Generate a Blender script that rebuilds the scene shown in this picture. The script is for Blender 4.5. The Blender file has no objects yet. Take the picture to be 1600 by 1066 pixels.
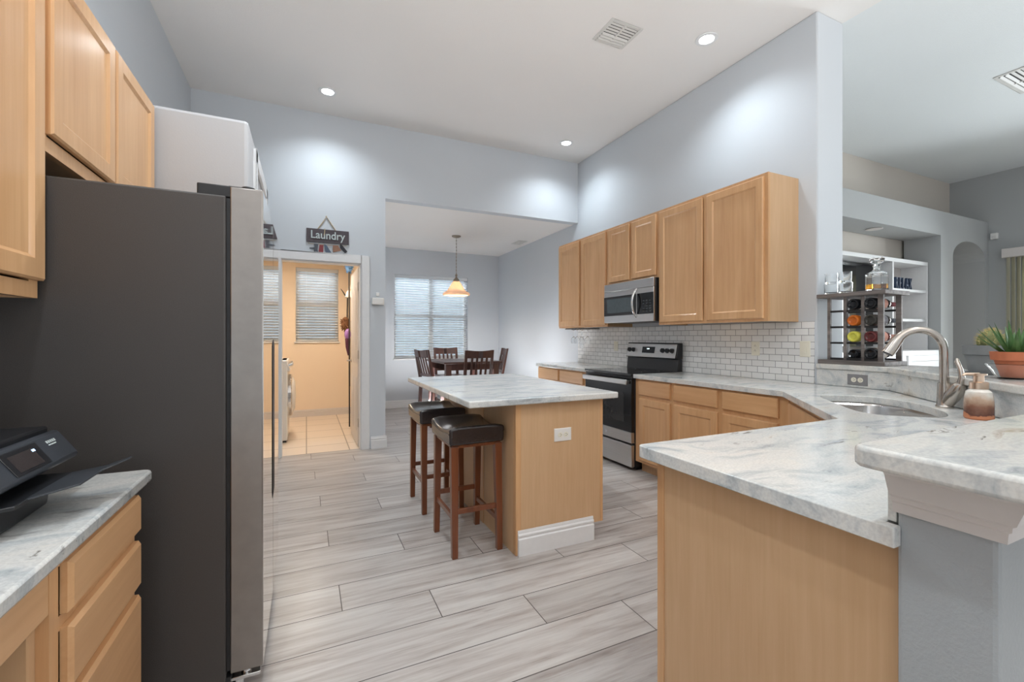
import bpy, bmesh, math, random
from mathutils import Vector, Matrix
random.seed(7)
PI = math.pi
SC = bpy.context.scene
COL = SC.collection

# ------------------------------------------------------------------ camera
YAW = math.radians(24.9)
cd = bpy.data.cameras.new('camera'); cam = bpy.data.objects.new('camera', cd); COL.objects.link(cam)
cd.sensor_width = 36.0; cd.lens = 692.0/1600*36; cd.clip_start = 0.02; cd.clip_end = 200
cd.shift_y = -6.0/1600
cam.location = (0, 0, 1.26); cam.rotation_euler = (PI/2, 0, -YAW)
SC.camera = cam
# ------------------------------------------------------------------ exposure
SC.view_settings.view_transform = 'Standard'; SC.view_settings.look = 'None'
SC.view_settings.exposure = 0.48; SC.view_settings.gamma = 1.0
SC.view_settings.use_curve_mapping = False
# ------------------------------------------------------------------ daylight
w = bpy.data.worlds.new('daylight'); SC.world = w; w.use_nodes = True
bg = w.node_tree.nodes['Background']
bg.inputs[0].default_value = (0.93, 0.965, 1.0, 1); bg.inputs[1].default_value = 0.6

def area(name, loc, rot, size, power, color=(1, 1, 1), size_y=None, shape='RECTANGLE', spread=PI):
    d = bpy.data.lights.new(name, 'AREA'); d.energy = power; d.color = color; d.shape = shape
    d.size = size
    if size_y: d.size_y = size_y
    d.spread = spread
    o = bpy.data.objects.new(name, d); o.location = loc; o.rotation_euler = rot; COL.objects.link(o); return o
def lamp_point(name, loc, power, color=(1, 1, 1), r=0.05):
    d = bpy.data.lights.new(name, 'POINT'); d.energy = power; d.color = color; d.shadow_soft_size = r
    o = bpy.data.objects.new(name, d); o.location = loc; COL.objects.link(o); return o
# daylight falling through the dining window, the laundry window and the glazed side of the living room
area('dining_window_daylight', (2.1, 9.3, 3.9), (-0.80, 0, 0), 2.2, 380, (0.86, 0.93, 1.0), 1.8)
area('laundry_window_daylight', (-0.3, 8.9, 3.8), (-0.75, 0, 0), 1.4, 170, (0.95, 0.97, 1.0), 1.4)
sd = bpy.data.lights.new('sun', 'SUN'); sd.energy = 2.6; sd.angle = 0.02; sd.color = (1.0, 0.97, 0.93)
so_ = bpy.data.objects.new('sun', sd); so_.rotation_euler = Vector((0.25, 0.62, -0.74)).to_track_quat('-Z', 'Y').to_euler(); COL.objects.link(so_)
area('patio_daylight', (10.6, 0.6, 1.9), (0, PI/2+0.2, 0), 3.2, 430, (0.90, 0.95, 1.0), 2.6)
area('laundry_ceiling_light', (-0.1, 6.3, 2.42), (0, 0, 0), 0.35, 20, (1.0, 0.84, 0.66), 0.35)
area('dining_fill', (2.1, 6.4, 0.25), (PI, 0, 0), 1.2, 60, (0.97, 0.98, 1.0), 1.2)  # added fill lamp near the floor, aimed up to brighten the dining room
area('ceiling_bounce_fill', (1.2, -2.3, 0.9), (math.radians(155), 0, 0), 3.0, 95, (1.0, 0.985, 0.97), 1.6, spread=math.radians(110))  # added fill lamp behind the camera, aimed up to brighten the ceiling

# ------------------------------------------------------------------ node helpers
class NT:
    def __init__(s, name):
        s.m = bpy.data.materials.new(name); s.m.use_nodes = True
        s.t = s.m.node_tree; s.p = s.t.nodes['Principled BSDF']
    def n(s, typ, **kw):
        nd = s.t.nodes.new(typ)
        for k, v in kw.items(): setattr(nd, k, v)
        return nd
    def l(s, a, b): s.t.links.new(a, b)
    def pos(s): return s.n('ShaderNodeNewGeometry').outputs['Position']
    def objc(s): return s.n('ShaderNodeTexCoord').outputs['Object']
    def mapping(s, src, scale=(1, 1, 1), rot=(0, 0, 0), loc=(0, 0, 0)):
        m = s.n('ShaderNodeMapping'); m.inputs['Scale'].default_value = scale; m.inputs['Rotation'].default_value = rot
        m.inputs['Location'].default_value = loc; s.l(src, m.inputs['Vector']); return m.outputs[0]
    def noise(s, vec, scale=5, detail=4, rough=0.5, dist=0.0):
        n = s.n('ShaderNodeTexNoise'); n.inputs['Scale'].default_value = scale; n.inputs['Detail'].default_value = detail
        n.inputs['Roughness'].default_value = rough; n.inputs['Distortion'].default_value = dist
        s.l(vec, n.inputs['Vector']); return n.outputs[0]
    def ramp(s, fac, stops):
        r = s.n('ShaderNodeValToRGB'); e = r.color_ramp.elements
        while len(e) < len(stops): e.new(0.5)
        for el, (p, c) in zip(e, stops): el.position = p; el.color = (*c, 1)
        s.l(fac, r.inputs[0]); return r.outputs[0]
    def mix(s, fac, a, b, mode='MIX'):
        m = s.n('ShaderNodeMix', data_type='RGBA', blend_type=mode)
        for inp, v in ((m.inputs[0], fac), (m.inputs[6], a), (m.inputs[7], b)):
            if hasattr(v, 'links'): s.l(v, inp)
            elif isinstance(v, (int, float)): inp.default_value = v
            else: inp.default_value = (*v, 1)
        return m.outputs[2]
    def math(s, op, a, b=None, c=None):
        m = s.n('ShaderNodeMath', operation=op)
        for i, v in enumerate((a, b, c)):
            if v is None: continue
            if hasattr(v, 'links'): s.l(v, m.inputs[i])
            else: m.inputs[i].default_value = v
        return m.outputs[0]
    def bump(s, h, strength=0.2, dist=0.01):
        b = s.n('ShaderNodeBump'); b.inputs['Strength'].default_value = strength; b.inputs['Distance'].default_value = dist
        s.l(h, b.inputs['Height']); s.l(b.outputs[0], s.p.inputs['Normal'])
    def base(s, c):
        if hasattr(c, 'links'): s.l(c, s.p.inputs['Base Color'])
        else: s.p.inputs['Base Color'].default_value = (*c, 1)
    def set(s, rough=0.5, metal=0.0, spec=0.5, **kw):
        s.p.inputs['Roughness'].default_value = rough; s.p.inputs['Metallic'].default_value = metal
        s.p.inputs['Specular IOR Level'].default_value = spec
        for k, v in kw.items(): s.p.inputs[k.replace('_', ' ')].default_value = v

def srgb(r, g, b):
    f = lambda c: (c/255/12.92) if c/255 <= 0.04045 else ((c/255+0.055)/1.055)**2.4
    return (f(r), f(g), f(b))

def plain(name, c, rough=0.5, metal=0.0, var=0.06, scale=30, bump=0.0, spec=0.5, obj=False, **kw):
    m = NT(name); v = m.objc() if obj else m.pos()
    nz = m.noise(v, scale, 3)
    d = tuple(max(0, x*(1-var)) for x in c); u = tuple(min(1, x*(1+var)) for x in c)
    m.base(m.ramp(nz, [(0.3, d), (0.7, u)])); m.set(rough, metal, spec, **kw)
    if bump: m.bump(nz, bump, 0.004)
    return m.m

def paint(name, c, rough=0.6, tex=0.12):
    m = NT(name); v = m.pos()
    big = m.noise(v, 0.8, 2); m.base(m.ramp(big, [(0.3, tuple(x*0.98 for x in c)), (0.7, tuple(min(1, x*1.02) for x in c))]))
    m.set(rough, 0, 0.3); m.bump(m.noise(v, 130, 4, 0.55), tex, 0.003); return m.m

def wood(name, dark, light, axis='z', rough=0.35, fine=38, coat=0.0, obj=False, contrast=1.0):
    m = NT(name); v = m.objc() if obj else m.pos()
    sc = {'z': (1, 1, 0.05), 'y': (1, 0.05, 1), 'x': (0.05, 1, 1)}[axis]
    g = m.noise(m.mapping(v, sc), fine, 6, 0.6, 0.3)
    broad = m.noise(m.mapping(v, tuple(min(1, s*5) for s in sc)), 5, 3, 0.5, 0.4)
    f = m.math('ADD', m.math('MULTIPLY', g, 0.5), m.math('MULTIPLY', broad, 0.5))
    lo = 0.5-0.2/contrast; hi = 0.5+0.2/contrast
    m.base(m.ramp(f, [(lo, dark), (hi, light)])); m.set(rough, 0, 0.5, Coat_Weight=coat, Coat_Roughness=0.15)
    m.bump(g, 0.03, 0.002); return m.m

def granite(name, tint=(1, 1, 1)):
    m = NT(name); v = m.pos()
    w1 = m.noise(v, 1.6, 4, 0.55)
    add = m.n('ShaderNodeVectorMath', operation='MULTIPLY_ADD')
    cmb = m.n('ShaderNodeCombineXYZ')
    m.l(w1, cmb.inputs[0]); m.l(w1, cmb.inputs[1]); m.l(w1, cmb.inputs[2])
    m.l(cmb.outputs[0], add.inputs[0]); add.inputs[1].default_value = (0.55, 0.55, 0.3); m.l(v, add.inputs[2])
    st = m.mapping(add.outputs[0], (1.3, 5.0, 5.0), (0, 0, math.radians(-28)))
    a = m.noise(st, 2.2, 9, 0.62, 0.5)
    t = lambda c: tuple(x*y for x, y in zip(c, tint))
    c1 = m.ramp(a, [(0.26, t(srgb(140, 148, 154))), (0.38, t(srgb(192, 197, 199))), (0.50, t(srgb(216, 217, 215))), (0.64, t(srgb(224, 222, 217))), (0.76, t(srgb(190, 178, 162)))])
    b = m.noise(m.mapping(add.outputs[0], (2.0, 8.0, 8.0), (0, 0, math.radians(-35)), (3, 1, 0)), 3.0, 8, 0.65, 0.8)
    vein = m.ramp(b, [(0.60, (0, 0, 0)), (0.66, (1, 1, 1)), (0.70, (0, 0, 0))])
    patch = m.ramp(m.noise(m.mapping(v, (1, 1, 1), (0, 0, 0), (5, 2, 1)), 2.6, 3), [(0.45, (0, 0, 0)), (0.62, (1, 1, 1))])
    vf = m.math('MULTIPLY', m.math('MULTIPLY', vein, patch), 0.95)
    c2 = m.mix(vf, c1, t(srgb(112, 106, 98)))
    sp = m.ramp(m.noise(v, 150, 3, 0.6), [(0.38, (0.90, 0.90, 0.90)), (0.6, (1.03, 1.03, 1.02))])
    c3 = m.mix(1.0, c2, sp, 'MULTIPLY')
    m.base(c3); m.set(0.12, 0, 0.5); return m.m

def metal(name, c, rough=0.3, brushed=None, aniso=0.0):
    m = NT(name); v = m.pos()
    sc = {'z': (1, 1, 0.01), 'y': (1, 0.01, 1), 'x': (0.01, 1, 1), None: (1, 1, 1)}[brushed]
    nz = m.noise(m.mapping(v, sc), 260 if brushed else 20, 3)
    m.base(m.ramp(nz, [(0.3, tuple(x*0.94 for x in c)), (0.7, tuple(min(1, x*1.05) for x in c))]))
    m.set(rough, 1.0); 
    if brushed: m.bump(nz, 0.04, 0.0006)
    return m.m

def glass(name, c=(1, 1, 1), rough=0.0, ior=1.45):
    m = NT(name); m.base(c); m.set(rough, 0, 0.5, IOR=ior, Transmission_Weight=1.0)
    nz = m.noise(m.objc(), 12, 2); m.bump(nz, 0.015, 0.001); return m.m

def emit(name, c, strength):
    m = NT(name); m.base(c); m.p.inputs['Emission Color'].default_value = (*c, 1); m.p.inputs['Emission Strength'].default_value = strength
    m.set(0.4); return m.m

# ------------------------------------------------------------------ materials
WALLC = srgb(203, 208, 213)
M = {}
M['wall'] = paint('grey_wall_paint', WALLC)
M['wall_pantry'] = paint('pantry_wall_paint', srgb(196, 196, 198))
M['wall_lr'] = paint('shaded_grey_paint', srgb(176, 178, 178))  # the grey wall paint made darker: weaker light put into its colour
M['wall_beige'] = paint('warm_lit_beige_paint', srgb(208, 200, 190))  # modest beige, with the warm light on this wall put into the colour
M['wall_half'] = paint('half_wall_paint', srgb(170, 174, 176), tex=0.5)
M['wall_cream'] = paint('cream_wall_paint', srgb(236, 219, 197))
M['ceiling'] = paint('ceiling_paint', srgb(236, 233, 230), tex=0.3)
M['ceiling_lr'] = paint('cool_lit_ceiling_paint', srgb(228, 232, 233), tex=0.9)  # cooler than the kitchen ceiling: the change of light is put into the colour
M['trim'] = plain('white_trim_paint', srgb(228, 228, 228), 0.35, var=0.015)
M['trim_shade'] = plain('shaded_trim_paint', srgb(214, 208, 204), 0.4, var=0.015)  # copy of the white trim paint with shade put into its colour
MD, ML = srgb(197, 148, 102), srgb(221, 177, 131)
M['maple_z'] = wood('maple_upright_grain', MD, ML, 'z', 0.33, coat=0.15)
M['maple_y'] = wood('maple_grain_lengthwise', MD, ML, 'y', 0.33, coat=0.15)
M['maple_x'] = wood('maple_grain_crosswise', MD, ML, 'x', 0.33, coat=0.15)
M['veneer'] = wood('maple_veneer_panel', srgb(196, 158, 118), srgb(212, 176, 138), 'z', 0.42, fine=60)
M['granite'] = granite('white_grey_granite')
M['granite_bar'] = granite('warm_grey_granite', (0.97, 0.95, 0.93))
M['walnut'] = wood('brown_stool_wood', srgb(84, 42, 22), srgb(132, 74, 42), 'z', 0.3, coat=0.3, obj=True)
M['darkwood'] = wood('espresso_chair_wood', srgb(54, 34, 32), srgb(88, 58, 50), 'z', 0.35, coat=0.2, obj=True)
M['rackwood'] = wood('weathered_grey_wood', srgb(84, 78, 76), srgb(138, 130, 126), 'y', 0.6, contrast=1.6)
M['leather'] = plain('dark_brown_leather', srgb(44, 38, 38), 0.24, var=0.2, scale=220, bump=0.08, obj=True, Coat_Weight=0.3, Coat_Roughness=0.2)
M['steel'] = metal('brushed_stainless', (0.56, 0.55, 0.54), 0.28, 'y')
M['steel_v'] = metal('brushed_stainless_upright', (0.34, 0.315, 0.295), 0.36, None)
M['steel_front'] = metal('polished_fridge_front', (0.82, 0.80, 0.78), 0.035)
M['nickel'] = metal('brushed_nickel', (0.50, 0.46, 0.42), 0.25)
M['chrome'] = metal('chrome', (0.7, 0.7, 0.7), 0.12)
M['brass'] = metal('aged_bronze', (0.36, 0.30, 0.24), 0.35)
M['copper'] = metal('rose_gold', (0.78, 0.60, 0.47), 0.28)
M['sinksteel'] = metal('sink_steel', (0.62, 0.60, 0.58), 0.22)
M['fridge_side'] = plain('charcoal_fridge_side', srgb(66, 62, 60), 0.48, var=0.12, scale=400, bump=0.12)
M['black'] = plain('black_plastic', srgb(32, 32, 34), 0.4, var=0.1)
M['blackgloss'] = plain('black_glass', srgb(20, 21, 23), 0.06, var=0.05)
M['darkgrey'] = plain('dark_grey_plastic', srgb(62, 65, 70), 0.38, var=0.06)
M['ovenglass'] = plain('smoked_oven_glass', srgb(42, 43, 44), 0.08, var=0.1)
M['screenglass'] = plain('grey_window_glass', srgb(78, 88, 92), 0.12, var=0.05)
M['printer'] = plain('printer_charcoal', srgb(58, 62, 68), 0.33, var=0.05, scale=300, bump=0.03)
M['printer_dark'] = plain('printer_black', srgb(30, 31, 34), 0.35, var=0.05)
M['screen'] = plain('printer_screen', srgb(58, 52, 52), 0.15, var=0.1)
M['plate'] = plain('white_plate', srgb(232, 230, 226), 0.35, var=0.01)
M['plate_grey'] = plain('grey_outlet_plate', srgb(132, 130, 132), 0.4, var=0.03)
M['ivory'] = plain('ivory_plastic', srgb(232, 228, 212), 0.35, var=0.01)
M['appliance'] = plain('white_enamel', srgb(232, 228, 222), 0.25, var=0.01)
M['slat'] = plain('white_blind_slat', srgb(226, 228, 230), 0.45, var=0.01)
def translucent(name, c, amount, rough=0.5, emis=0.0, var=0.02):
    m = NT(name); nz = m.noise(m.pos(), 8, 2); col = m.ramp(nz, [(0.3, tuple(x*(1-var) for x in c)), (0.7, tuple(min(1, x*(1+var)) for x in c))])
    m.base(col); m.set(rough, 0, 0.4)
    if emis: m.p.inputs['Emission Color'].default_value = (*c, 1); m.p.inputs['Emission Strength'].default_value = emis
    t_ = m.n('ShaderNodeBsdfTranslucent'); m.l(col, t_.inputs[0]); mx = m.n('ShaderNodeMixShader'); mx.inputs[0].default_value = amount
    m.l(m.p.outputs[0], mx.inputs[1]); m.l(t_.outputs[0], mx.inputs[2]); m.l(mx.outputs[0], m.t.nodes['Material Output'].inputs['Surface']); return m.m
M['cream_blind'] = translucent('cream_blind', srgb(238, 234, 214), 0.3, 0.6)
M['slat'] = translucent('white_blind_slat', srgb(236, 238, 240), 0.4, 0.45)
M['grille'] = plain('vent_white', srgb(214, 212, 208), 0.5, var=0.02)
M['vent_shade'] = plain('vent_dark', srgb(52, 50, 48), 0.8, var=0.1)
M['terracotta'] = plain('terracotta', srgb(190, 112, 78), 0.75, var=0.1, scale=18, bump=0.05)
M['pot_grey'] = plain('grey_ceramic', srgb(124, 128, 130), 0.55, var=0.05)
M['aloe'] = plain('aloe_green', srgb(76, 112, 62), 0.45, var=0.25, scale=40)
M['cactus'] = plain('cactus_green', srgb(112, 118, 74), 0.7, var=0.3, scale=60, bump=0.3)
M['spine'] = plain('cactus_spines', srgb(206, 190, 132), 0.7, var=0.1)
M['soil'] = plain('potting_soil', srgb(70, 56, 46), 0.95, var=0.3, scale=90, bump=0.5)
M['glass'] = glass('clear_glass', (0.985, 0.995, 1.0))
M['crystal'] = glass('cut_crystal', (0.97, 0.985, 0.99), 0.06, 1.5)
def pane_mat():
    m = NT('window_pane'); tr = m.n('ShaderNodeBsdfTransparent'); gl = m.n('ShaderNodeBsdfGlossy'); gl.inputs['Roughness'].default_value = 0.0
    nz = m.noise(m.pos(), 3, 2); tr_c = m.ramp(nz, [(0.0, (0.95, 0.97, 0.97)), (1.0, (0.98, 0.99, 0.99))]); m.l(tr_c, tr.inputs[0])
    mx = m.n('ShaderNodeMixShader'); fr = m.n('ShaderNodeFresnel'); fr.inputs[0].default_value = 1.3
    m.l(fr.outputs[0], mx.inputs[0]); m.l(tr.outputs[0], mx.inputs[1]); m.l(gl.outputs[0], mx.inputs[2])
    m.l(mx.outputs[0], m.t.nodes['Material Output'].inputs['Surface']); return m.m
M['pane'] = pane_mat()
M['amber'] = glass('amber_spirit', (0.95, 0.42, 0.04), 0.0, 1.36)
M['navy'] = plain('navy_paint', srgb(34, 52, 78), 0.5)
M['signboard'] = wood('sign_board_wood', srgb(70, 62, 66), srgb(92, 84, 88), 'x', 0.7)
M['chalk'] = plain('pale_letter_paint', srgb(192, 202, 202), 0.7)
M['rope'] = plain('jute_rope', srgb(186, 168, 140), 0.9, var=0.2, scale=200, bump=0.4)
M['charm_grey'] = plain('charm_slate', srgb(86, 90, 98), 0.8)
M['charm_red'] = plain('charm_red', srgb(138, 66, 70), 0.8)
M['charm_blue'] = plain('charm_denim', srgb(92, 104, 122), 0.8)
M['charm_tan'] = plain('charm_tan', srgb(150, 112, 92), 0.8)
M['charm_black'] = plain('charm_black', srgb(52, 52, 58), 0.8)
M['duster'] = plain('blue_microfibre', srgb(106, 150, 200), 0.95, var=0.25, scale=160, bump=0.8)
M['bristle'] = plain('brown_bristle', srgb(122, 84, 56), 0.95, var=0.3, scale=140, bump=0.8)
M['purple'] = plain('purple_plastic', srgb(160, 118, 186), 0.4)
M['plum'] = plain('plum_plastic', srgb(88, 42, 66), 0.4)
M['tin'] = metal('hinge_steel', (0.55, 0.52, 0.5), 0.35)
M['shade'] = translucent('alabaster_shade_glass', srgb(244, 222, 200), 0.5, 0.25, 0.12, 0.1)
M['bulb'] = emit('warm_bulb', (1.0, 0.78, 0.45), 9.0)
M['led'] = emit('led_lens', (0.95, 0.98, 1.0), 14.0)
M['display'] = emit('range_clock', (0.8, 0.95, 1.0), 1.6)
M['lcdblue'] = emit('screen_icon', (0.55, 0.75, 1.0), 0.6)

M['lawn'] = plain('pale_paving', srgb(176, 180, 168), 0.9, var=0.15, scale=6)
M['stucco'] = plain('blue_grey_stucco', srgb(150, 162, 176), 0.8, var=0.1, scale=4)
def mat_floor():
    m = NT('grey_wood_plank_tile'); v = m.pos()
    s = m.n('ShaderNodeSeparateXYZ'); m.l(v, s.inputs[0])
    H, L = 0.2363, 1.19
    r = m.math('DIVIDE', m.math('SUBTRACT', s.outputs[1], 1.4665-20*H), H)
    row = m.math('FLOOR', r); fr = m.math('FRACT', r)
    # joints walk back by a third of a plank each row
    u = m.math('DIVIDE', m.math('ADD', m.math('SUBTRACT', s.outputs[0], 1.366), m.math('MULTIPLY', m.math('SUBTRACT', row, 20.0), 0.4055)), L)
    col = m.math('FLOOR', u); fu = m.math('FRACT', u)
    def edge(f, size, wgap):
        d = m.math('MULTIPLY', m.math('MINIMUM', f, m.math('SUBTRACT', 1.0, f)), size)
        return m.math('LESS_THAN', d, wgap)
    grout = m.math('MAXIMUM', edge(fr, H, 0.0022), edge(fu, L, 0.0022))
    cell = m.n('ShaderNodeCombineXYZ'); m.l(row, cell.inputs[0]); m.l(col, cell.inputs[1])
    wn = m.n('ShaderNodeTexWhiteNoise', noise_dimensions='3D'); m.l(cell.outputs[0], wn.inputs['Vector'])
    off = m.n('ShaderNodeVectorMath', operation='MULTIPLY_ADD'); m.l(wn.outputs['Color'], off.inputs[0]); off.inputs[1].default_value = (9, 9, 9); m.l(v, off.inputs[2])
    g = m.noise(m.mapping(off.outputs[0], (0.55, 6.0, 1)), 3.0, 8, 0.62, 0.35)
    fine = m.noise(m.mapping(off.outputs[0], (0.8, 30, 1)), 6.0, 4, 0.6)
    f = m.math('ADD', m.math('MULTIPLY', g, 0.8), m.math('MULTIPLY', fine, 0.2))
    c = m.ramp(f, [(0.30, srgb(130, 119, 112)), (0.42, srgb(168, 160, 155)), (0.55, srgb(188, 183, 179)), (0.70, srgb(199, 196, 192))])
    knots = m.ramp(m.noise(m.mapping(off.outputs[0], (1.6, 7, 1)), 2.6, 2), [(0.70, (0, 0, 0)), (0.80, (1, 1, 1))])
    c = m.mix(m.math('MULTIPLY', knots, 0.45), c, srgb(122, 106, 98))
    tone = m.n('ShaderNodeMapRange'); m.l(wn.outputs['Value'], tone.inputs[0]); tone.inputs[3].default_value = 0.84; tone.inputs[4].default_value = 1.03
    cc = m.n('ShaderNodeCombineColor'); [m.l(tone.outputs[0], cc.inputs[i]) for i in range(3)]
    c = m.mix(1.0, c, cc.outputs[0], 'MULTIPLY')
    c = m.mix(grout, c, srgb(80, 74, 71))
    m.base(c); m.set(0.34, 0, 0.45)
    m.bump(m.math('SUBTRACT', 1.0, grout), 0.35, 0.002); return m.m
M['floor'] = mat_floor()

def mat_tiles(name, axes, tw, th, mort, c1, c2, cm, rough, off=0.5, loc=(0, 0, 0), bump=0.4):
    m = NT(name); s = m.n('ShaderNodeSeparateXYZ'); m.l(m.pos(), s.inputs[0])
    cb = m.n('ShaderNodeCombineXYZ'); m.l(s.outputs[axes[0]], cb.inputs[0]); m.l(s.outputs[axes[1]], cb.inputs[1])
    b = m.n('ShaderNodeTexBrick'); m.l(m.mapping(cb.outputs[0], loc=loc), b.inputs['Vector'])
    b.offset = off; b.inputs['Scale'].default_value = 1.0; b.inputs['Brick Width'].default_value = tw; b.inputs['Row Height'].default_value = th
    b.inputs['Mortar Size'].default_value = mort; b.inputs['Mortar Smooth'].default_value = 0.1; b.inputs['Bias'].default_value = 0.0
    b.inputs['Color1'].default_value = (*c1, 1); b.inputs['Color2'].default_value = (*c2, 1); b.inputs['Mortar'].default_value = (*cm, 1)
    m.base(b.outputs['Color']); m.set(rough, 0, 0.5); m.bump(m.math('SUBTRACT', 1.0, b.outputs['Fac']), bump, 0.003); return m.m
M['subway'] = mat_tiles('white_subway_tile', (1, 2), 0.104, 0.0515, 0.0022, srgb(228, 228, 226), srgb(238, 238, 237), srgb(150, 150, 150), 0.14, loc=(0.0, -0.914, 0))
M['laundry_tile'] = mat_tiles('cream_floor_tile', (0, 1), 0.44, 0.44, 0.006, srgb(222, 208, 192), srgb(226, 212, 196), srgb(150, 136, 120), 0.3, off=0.0, loc=(0.0, 0.1, 0), bump=0.2)

# ------------------------------------------------------------------ mesh helpers
class MB:
    def __init__(s): s.v = []; s.f = []
    def add(s, vs, fs):
        o = len(s.v); s.v += [tuple(v) for v in vs]; s.f += [tuple(i+o for i in f) for f in fs]; return s
    def box(s, x0, x1, y0, y1, z0, z1):
        vs = [(x, y, z) for z in (z0, z1) for y in (y0, y1) for x in (x0, x1)]
        return s.add(vs, [(0, 2, 3, 1), (4, 5, 7, 6), (0, 1, 5, 4), (2, 6, 7, 3), (0, 4, 6, 2), (1, 3, 7, 5)])
    def hexa(s, b, t):
        vs = list(b)+list(t)
        return s.add(vs, [(3, 2, 1, 0), (4, 5, 6, 7), (0, 1, 5, 4), (1, 2, 6, 5), (2, 3, 7, 6), (3, 0, 4, 7)])
    def obox(s, O, A, B, C, a, b, c):
        O, A, B, C = Vector(O), Vector(A), Vector(B), Vector(C)
        p = [O, O+A*a, O+A*a+B*b, O+B*b]; q = [x+C*c for x in p]; return s.hexa(p, q)
    def prism(s, poly, z0, z1):
        n = len(poly); vs = [(x, y, z0) for x, y in poly]+[(x, y, z1) for x, y in poly]
        return s.add(vs, [tuple(range(n))[::-1], tuple(range(n, 2*n))]+[(i, (i+1) % n, n+(i+1) % n, n+i) for i in range(n)])
    def prism_dir(s, poly3, d):
        n = len(poly3); d = Vector(d); vs = [Vector(p) for p in poly3]; vs += [p+d for p in vs]
        return s.add(vs, [tuple(range(n))[::-1], tuple(range(n, 2*n))]+[(i, (i+1) % n, n+(i+1) % n, n+i) for i in range(n)])
    def cyl(s, p0, p1, r0, r1=None, n=20, cap=True):
        r1 = r0 if r1 is None else r1
        p0, p1 = Vector(p0), Vector(p1); d = (p1-p0).normalized()
        a = d.orthogonal().normalized(); b = d.cross(a)
        vs = []
        for p, r in ((p0, r0), (p1, r1)):
            for i in range(n):
                t = 2*PI*i/n; vs.append(p+(a*math.cos(t)+b*math.sin(t))*r)
        fs = [(i, (i+1) % n, n+(i+1) % n, n+i) for i in range(n)]
        if cap: fs += [tuple(range(n))[::-1], tuple(range(n, 2*n))]
        return s.add(vs, fs)
    def lathe(s, prof, c=(0, 0, 0), axis=(0, 0, 1), n=28, close=False):
        d = Vector(axis).normalized(); a = d.orthogonal().normalized(); b = d.cross(a); c = Vector(c)
        vs = []; m = len(prof)
        for r, h in prof:
            for i in range(n):
                t = 2*PI*i/n; vs.append(c+d*h+(a*math.cos(t)+b*math.sin(t))*max(r, 0.00005))
        fs = [(j*n+i, j*n+(i+1) % n, (j+1)*n+(i+1) % n, (j+1)*n+i) for j in range(m-1) for i in range(n)]
        if close: fs += [((m-1)*n+i, (m-1)*n+(i+1) % n, (i+1) % n, i) for i in range(n)]
        else: fs += [tuple(range(n))[::-1], tuple(range((m-1)*n, m*n))]
        return s.add(vs, fs)
    def tube(s, pts, r, n=12, closed=False):
        pts = [Vector(p) for p in pts]; rs = r if isinstance(r, (list, tuple)) else [r]*len(pts)
        vs = []; prev = None
        for i, p in enumerate(pts):
            d = (pts[min(i+1, len(pts)-1)]-pts[max(i-1, 0)]).normalized()
            a = d.orthogonal().normalized() if prev is None else (prev-d*prev.dot(d)).normalized()
            prev = a; b = d.cross(a)
            vs += [p+(a*math.cos(2*PI*k/n)+b*math.sin(2*PI*k/n))*rs[i] for k in range(n)]
        m = len(pts)
        fs = [(j*n+i, j*n+(i+1) % n, (j+1)*n+(i+1) % n, (j+1)*n+i) for j in range(m-1) for i in range(n)]
        fs += [tuple(range(n))[::-1], tuple(range((m-1)*n, m*n))]
        return s.add(vs, fs)
    def ball(s, c, rx, ry=None, rz=None, n=16, m=10):
        ry = ry or rx; rz = rz or rx
        vs = []
        for j in range(m+1):
            ph = -PI/2+PI*j/m
            for i in range(n):
                t = 2*PI*i/n; k = max(math.cos(ph), 1e-4)
                vs.append((c[0]+rx*k*math.cos(t), c[1]+ry*k*math.sin(t), c[2]+rz*math.sin(ph)))
        fs = [(j*n+i, j*n+(i+1) % n, (j+1)*n+(i+1) % n, (j+1)*n+i) for j in range(m) for i in range(n)]
        return s.add(vs, fs)
    def panel(s, O, A, N, w_, h_, t, frame=0.0, rec=0.009, ch=0.006):
        """a door or drawer front: chamfered slab, with a recessed field when frame > 0"""
        O, A, N = Vector(O), Vector(A), Vector(N); U = Vector((0, 0, 1))
        P = lambda a, b, n: O+A*a+U*b+N*n
        ring = lambda d, n: [P(d, d, n), P(w_-d, d, n), P(w_-d, h_-d, n), P(d, h_-d, n)]
        rings = [ring(0, 0), ring(0, t-ch), ring(ch, t)]
        if frame: rings += [ring(frame, t), ring(frame+0.005, t-rec*0.55), ring(frame+0.011, t-rec)]
        vs = [p for r in rings for p in r]; fs = [(3, 2, 1, 0)]
        for j in range(len(rings)-1):
            for i in range(4): fs.append((j*4+i, j*4+(i+1) % 4, (j+1)*4+(i+1) % 4, (j+1)*4+i))
        k = (len(rings)-1)*4; fs.append((k, k+1, k+2, k+3)); return s.add(vs, fs)

WLOC = {}
def mesh_of(name, mb, mat, off=(0, 0, 0), smooth=True, weld=True):
    me = bpy.data.meshes.new(name); bm = bmesh.new()
    vs = [bm.verts.new((v[0]-off[0], v[1]-off[1], v[2]-off[2])) for v in mb.v]
    for f in mb.f:
        try: bm.faces.new([vs[i] for i in f])
        except ValueError: pass
    if weld: bmesh.ops.remove_doubles(bm, verts=bm.verts, dist=1e-6)
    bmesh.ops.recalc_face_normals(bm, faces=bm.faces)
    for f in bm.faces: f.smooth = smooth
    if smooth:
        for e in bm.edges:
            if len(e.link_faces) == 2 and e.calc_face_angle(0) > math.radians(34): e.smooth = False
    bm.to_mesh(me); bm.free(); me.materials.append(mat); return me

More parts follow.
